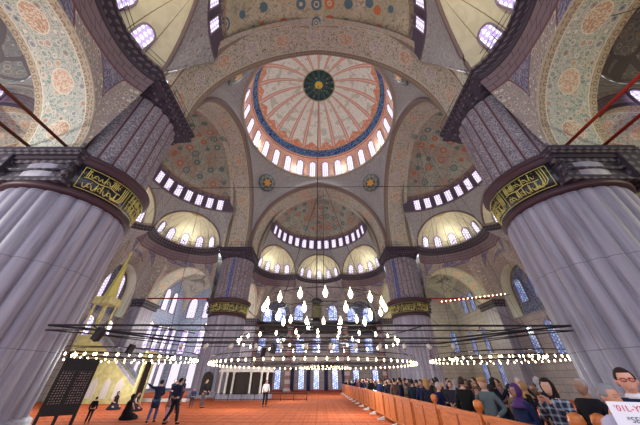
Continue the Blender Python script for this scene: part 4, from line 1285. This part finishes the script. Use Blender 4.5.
person(-9.25, 22.5, R(10), 'child in dark clothes beside a man near the platform', 'stand', (54, 58, 84), (60, 60, 76), sc=.68)
person(-8.5, 22.6, R(80), 'man in black jacket reaching out to a child near the marble platform', 'bag', (34, 30, 36), (90, 80, 80))
person(-4.0, 23.3, R(25), 'man in white shirt and black trousers standing alone on the carpet', 'bag', (214, 206, 204), (24, 24, 30), sc=.96)
person(-10.9, 15.1, R(190), 'small dark-clothed child standing right of the carved screen', 'stand', (30, 30, 36), (28, 28, 34), sc=.58)
# people sitting on the carpet
def seated(x, y, rz, label, top, hk, hair, sc=1.0, group=None):
    rows = []
    secs = [(0, .0, .46, .42), (.08, .0, .48, .44), (.2, .02, .40, .36), (.34, .06, .25, .22), (.55, .08, .19, .15), (.72, .07, .20, .13), (.8, .06, .12, .09), (.86, .05, .05, .05)]
    for z, yo, rx, ry in secs: rows.append([(rx*cos(2*pi*k/24)*(1+.06*sin(5*2*pi*k/24) if z < .3 else 1), yo+ry*sin(2*pi*k/24)-(.12 if z < .25 else 0), z) for k in range(25)])
    bm = bmesh.new()
    append(bm, skin_mesh([[((0, .05, .12), (.15, .12)), ((0, .07, .4), (.13, .09)), ((0, .07, .7), (.14, .09)), ((0, .05, .86), .05), ((0, .03, .95), .05)],
                          [((0, .05, .12), (.15, .12)), ((.12, -.2, .16), .09), ((.28, -.38, .2), .07), ((.1, -.45, .06), .05)], [((0, .05, .12), (.15, .12)), ((-.12, -.2, .16), .09), ((-.28, -.38, .2), .07), ((-.1, -.45, .06), .05)],
                          [((0, .07, .7), (.14, .09)), ((.17, .05, .74), .05), ((.24, -.06, .5), .04), ((.08, -.26, .42), .03)], [((0, .07, .7), (.14, .09)), ((-.17, .05, .74), .05), ((-.24, -.06, .5), .04), ((-.08, -.26, .42), .03)]]))
    append(bm, HEAD, Matrix.Translation((0, .02, 1.0)))
    me = bpy.data.meshes.new('body'); bm.to_mesh(me); bm.free()
    for m in (MT['skin'], MT['dark_feat'], MT['lip']): me.materials.append(m)
    b = link('person', me); b.location = (x, y, 0); b.rotation_euler = (0, 0, rz); b.scale = (sc,)*3; oc(b, SK[0]); tag(b, label, 'person', group)
    r_ = grid_mesh('robe', rows); r_.materials.append(MT['cloth']); o = link('robe', r_, None, b); oc(o, top)
    h = link('headscarf' if hk == 'scarf' else 'hair', HAIR[hk], None, b); h.location = (0, .02, 1.0); oc(h, hair)
seated(-9.9, 16.4, R(160), 'woman in black robe and headscarf sitting on the orange carpet at left', (22, 20, 26), 'scarf', (20, 18, 24), .95)
seated(-12.1, 20.5, R(100), 'dark-clothed person sitting on the carpet behind the woman in black robe', (44, 36, 40), 'short', (26, 20, 20), .9)
seated(-14.2, 21.5, R(60), 'dark-clothed person sitting before the panels of the yellow pulpit', (40, 34, 44), 'scarf', (60, 40, 44), .9)
# near right group
mg = person(3.86, 3.5, R(-38), 'smiling man with glasses and dark navy jumper behind the white notice', 'stand', (28, 36, 66), (30, 30, 40), (44, 28, 26), 'short', 1.06, skin=(214, 158, 136))
gl = MB()
for sx in (-1, 1): gl.tube([(sx*.033+.024*cos(2*pi*k/10), -.105, .012+.017*sin(2*pi*k/10)) for k in range(10)], .004, 4, closed=True); gl.tube([(sx*.057, -.1, .015), (sx*.08, 0, .015)], .003, 4)
gl.tube([(-.01, -.106, .014), (.01, -.106, .014)], .003, 4)
o = gl.build('glasses', MT['red'], mg); o.location = HC; o['label'] = 'dark red glasses'
o = MB().lathe([(.088, 1.475), (.072, 1.51), (.062, 1.52)], 14).build('shirt_collar', MT['curtain'], mg)
person(3.40, 3.35, R(10), 'grey-haired man in pale lilac jacket leaning beside the white notice', 'front', (186, 180, 204), (60, 60, 80), (128, 126, 132), 'short', .97, skin=(196, 140, 114))
wm = person(4.05, 5.0, R(-60), 'woman with long dark hair in a plaid coat at the near barrier', 'phone', (60, 64, 80), hk='long', hair=(30, 20, 22), coat=True, topmat=MT['plaid'])
person(4.75, 5.15, R(-75), 'grey-haired man in black coat behind the woman in the plaid coat', 'stand', (26, 24, 30), hair=(150, 140, 138), hk='balding', sc=1.0, coat=True)
person(3.98, 5.75, R(-80), 'person in dark blue puffer jacket and purple scarf leaning at the barrier', 'front', (26, 34, 66), hk='scarf', hair=(70, 40, 92), sc=.95)
# notice board
t = empty('notice_board', (3.42, 2.98, -.04), R(-36)); tag(t, 'white notice with red and black lettering standing before the grey-haired man', 'notice')
MT['paper'] = plain('white_card', (240, 240, 248), .6)
MB().box(-.31, .6, -.006, .006, .95, 1.60).build('card', MT['paper'], t)
MB().box(-.01, .03, .01, .04, 0, 1.3).box(-.2, .22, -.1, .14, 0, .03).build('stand', MT['iron'], t)
def text(s, size, x, z, mt):
    cu = bpy.data.curves.new('t', 'FONT'); cu.body = s; cu.size = size; cu.extrude = .0015
    o = bpy.data.objects.new('lettering', cu); COL.objects.link(o)
    dg = bpy.context.evaluated_depsgraph_get(); me = bpy.data.meshes.new_from_object(o.evaluated_get(dg)); bpy.data.objects.remove(o)
    o = bpy.data.objects.new('lettering', me); COL.objects.link(o); o.parent = t; o.location = (x, -.008, z); o.rotation_euler = (pi/2, 0, 0); o.data.materials.append(mt); return o
MT['ink_red'] = plain('red_ink', (214, 48, 62), .6); MT['ink'] = plain('black_ink', (70, 72, 84), .6)
text("'01L-YES-TU", .068, -.27, 1.525, MT['ink_red']); text('*SERVAMAR A', .062, -.22, 1.44, MT['ink']); text('F1  -------', .06, -.16, 1.355, MT['ink'])
# the crowd behind the barrier
tops = [('navy', (34, 40, 66)), ('black', (22, 22, 28)), ('dark grey', (54, 54, 62)), ('dark brown', (66, 46, 42)), ('navy', (28, 38, 78)), ('black', (28, 26, 30)), ('grey', (110, 106, 118)),
        ('maroon', (96, 36, 48)), ('olive green', (84, 88, 52)), ('dusty pink', (150, 116, 126)), ('slate blue', (72, 88, 120)), ('tan', (128, 108, 90)), ('off-white', (170, 164, 170)), ('purple', (92, 60, 128)), ('mustard', (120, 106, 50))]
wts = [9, 11, 6, 5, 7, 8, 3, 1.6, 1.2, 1.3, 1.5, 1.6, .9, .7, .6]
hairs = [('black', (26, 20, 22), 5), ('dark brown', (50, 34, 28), 5), ('grey', (150, 146, 148), 1.5), ('fair', (150, 112, 72), 1)]
rown = ['front row', 'second row', 'third row', 'fourth row', 'fifth row', 'back row']
seen_lab = set()
rnd = random.Random(5)
for k, ys_ in enumerate(ys):
    rowsn = 6 if k < 10 else 4
    if k == 0: continue
    for r in range(rowsn):
        for h in range(2 if k < 10 else 1):
            x = XB+.56+.78*r+rnd.uniform(-.12, .12); y = ys_+(.55+1.2*h if k < 10 else 1.2)+rnd.uniform(-.2, .2)
            if x/y > .84 or (Vector((x, y))-Vector((12.6, 10.2))).length < 3.1 or (Vector((x, y))-Vector((12.6, 35.2))).length < 3.1: continue
            tn, tc = rnd.choices(tops, wts)[0]; hn, hcq, _ = rnd.choices(hairs, [q[2] for q in hairs])[0]
            hk = rnd.choices(['short', 'long', 'hat', 'scarf', 'balding'], [5, 3, 1, 1.6, .6])[0]
            pose = rnd.choices(['stand', 'front', 'phone', 'up', 'bag', 'hip'], [3, 3, 2, .6, 2, 1])[0]
            coat = rnd.random() < .4
            hw = {'short': 'short-haired', 'long': 'long-haired', 'hat': 'hat-wearing', 'scarf': 'headscarf-wearing', 'balding': 'balding'}[hk]
            sec_ = ords[k] if k < 10 else ['last', 'second last', 'third last', 'fourth last', 'fifth last', 'sixth last', 'seventh last'][16-k]
            lab = '%s person in %s %s, %s behind %s barrier section' % (hw, tn, 'coat' if coat else 'jacket', rown[r], sec_)
            while lab in seen_lab:
                tn, tc = rnd.choices(tops, wts)[0]; lab = '%s person in %s %s, %s behind %s barrier section' % (hw, tn, 'coat' if coat else 'jacket', rown[r], sec_)
            seen_lab.add(lab)
            tcv = tuple(max(8, min(255, int(q*rnd.uniform(.62, .88)))) for q in tc)
            person(x, y, rnd.choice([R(-70), R(-95), R(-40), R(20), R(180), R(-120), R(60), R(150)])+rnd.uniform(-.3, .3), lab, pose, tcv, rnd.choice([(30, 32, 48), (26, 26, 30), (60, 66, 90)]), hcq, hk,
                   rnd.uniform(.90, 1.03), coat, group='crowd of visitors behind the wooden barrier', shoes=False)

# ------------------------------------------------------------------ light, sky, camera
W = bpy.data.worlds.new('World'); SC.world = W; W.use_nodes = True
bg = W.node_tree.nodes['Background']; bg.inputs[0].default_value = (.80, .86, 1.0, 1); bg.inputs[1].default_value = 1.15
# daylight that enters through the window rings: one soft lamp just inside each row
def area(loc, aim, size, energy, col):
    l = bpy.data.lights.new('window_daylight', 'AREA'); l.shape = 'RECTANGLE'; l.size, l.size_y = size; l.energy = energy; l.color = col
    o = bpy.data.objects.new('window_daylight', l); COL.objects.link(o); o.location = loc
    d = Vector(aim)-Vector(loc); o.rotation_euler = d.to_track_quat('-Z', 'Y').to_euler(); return o
cam = bpy.data.cameras.new('camera'); co = bpy.data.objects.new('camera', cam); COL.objects.link(co)
co.location = (.21, 0, 1.75); co.rotation_euler = (radians(90+34.71), 0, 0)
cam.sensor_width = 36; cam.lens = 36*240.2/640; cam.clip_start = .05; cam.clip_end = 300
SC.camera = co
SC.view_settings.view_transform = 'Standard'; SC.view_settings.look = 'None'; SC.view_settings.exposure = EXPO; SC.view_settings.gamma = 1
SC.view_settings.use_curve_mapping = False
SC.cycles.max_bounces = 6; SC.cycles.diffuse_bounces = 4; SC.cycles.glossy_bounces = 2; SC.cycles.transmission_bounces = 2
SC.cycles.sample_clamp_indirect = 6; SC.cycles.use_denoising = True; SC.cycles.caustics_reflective = False; SC.cycles.caustics_refractive = False
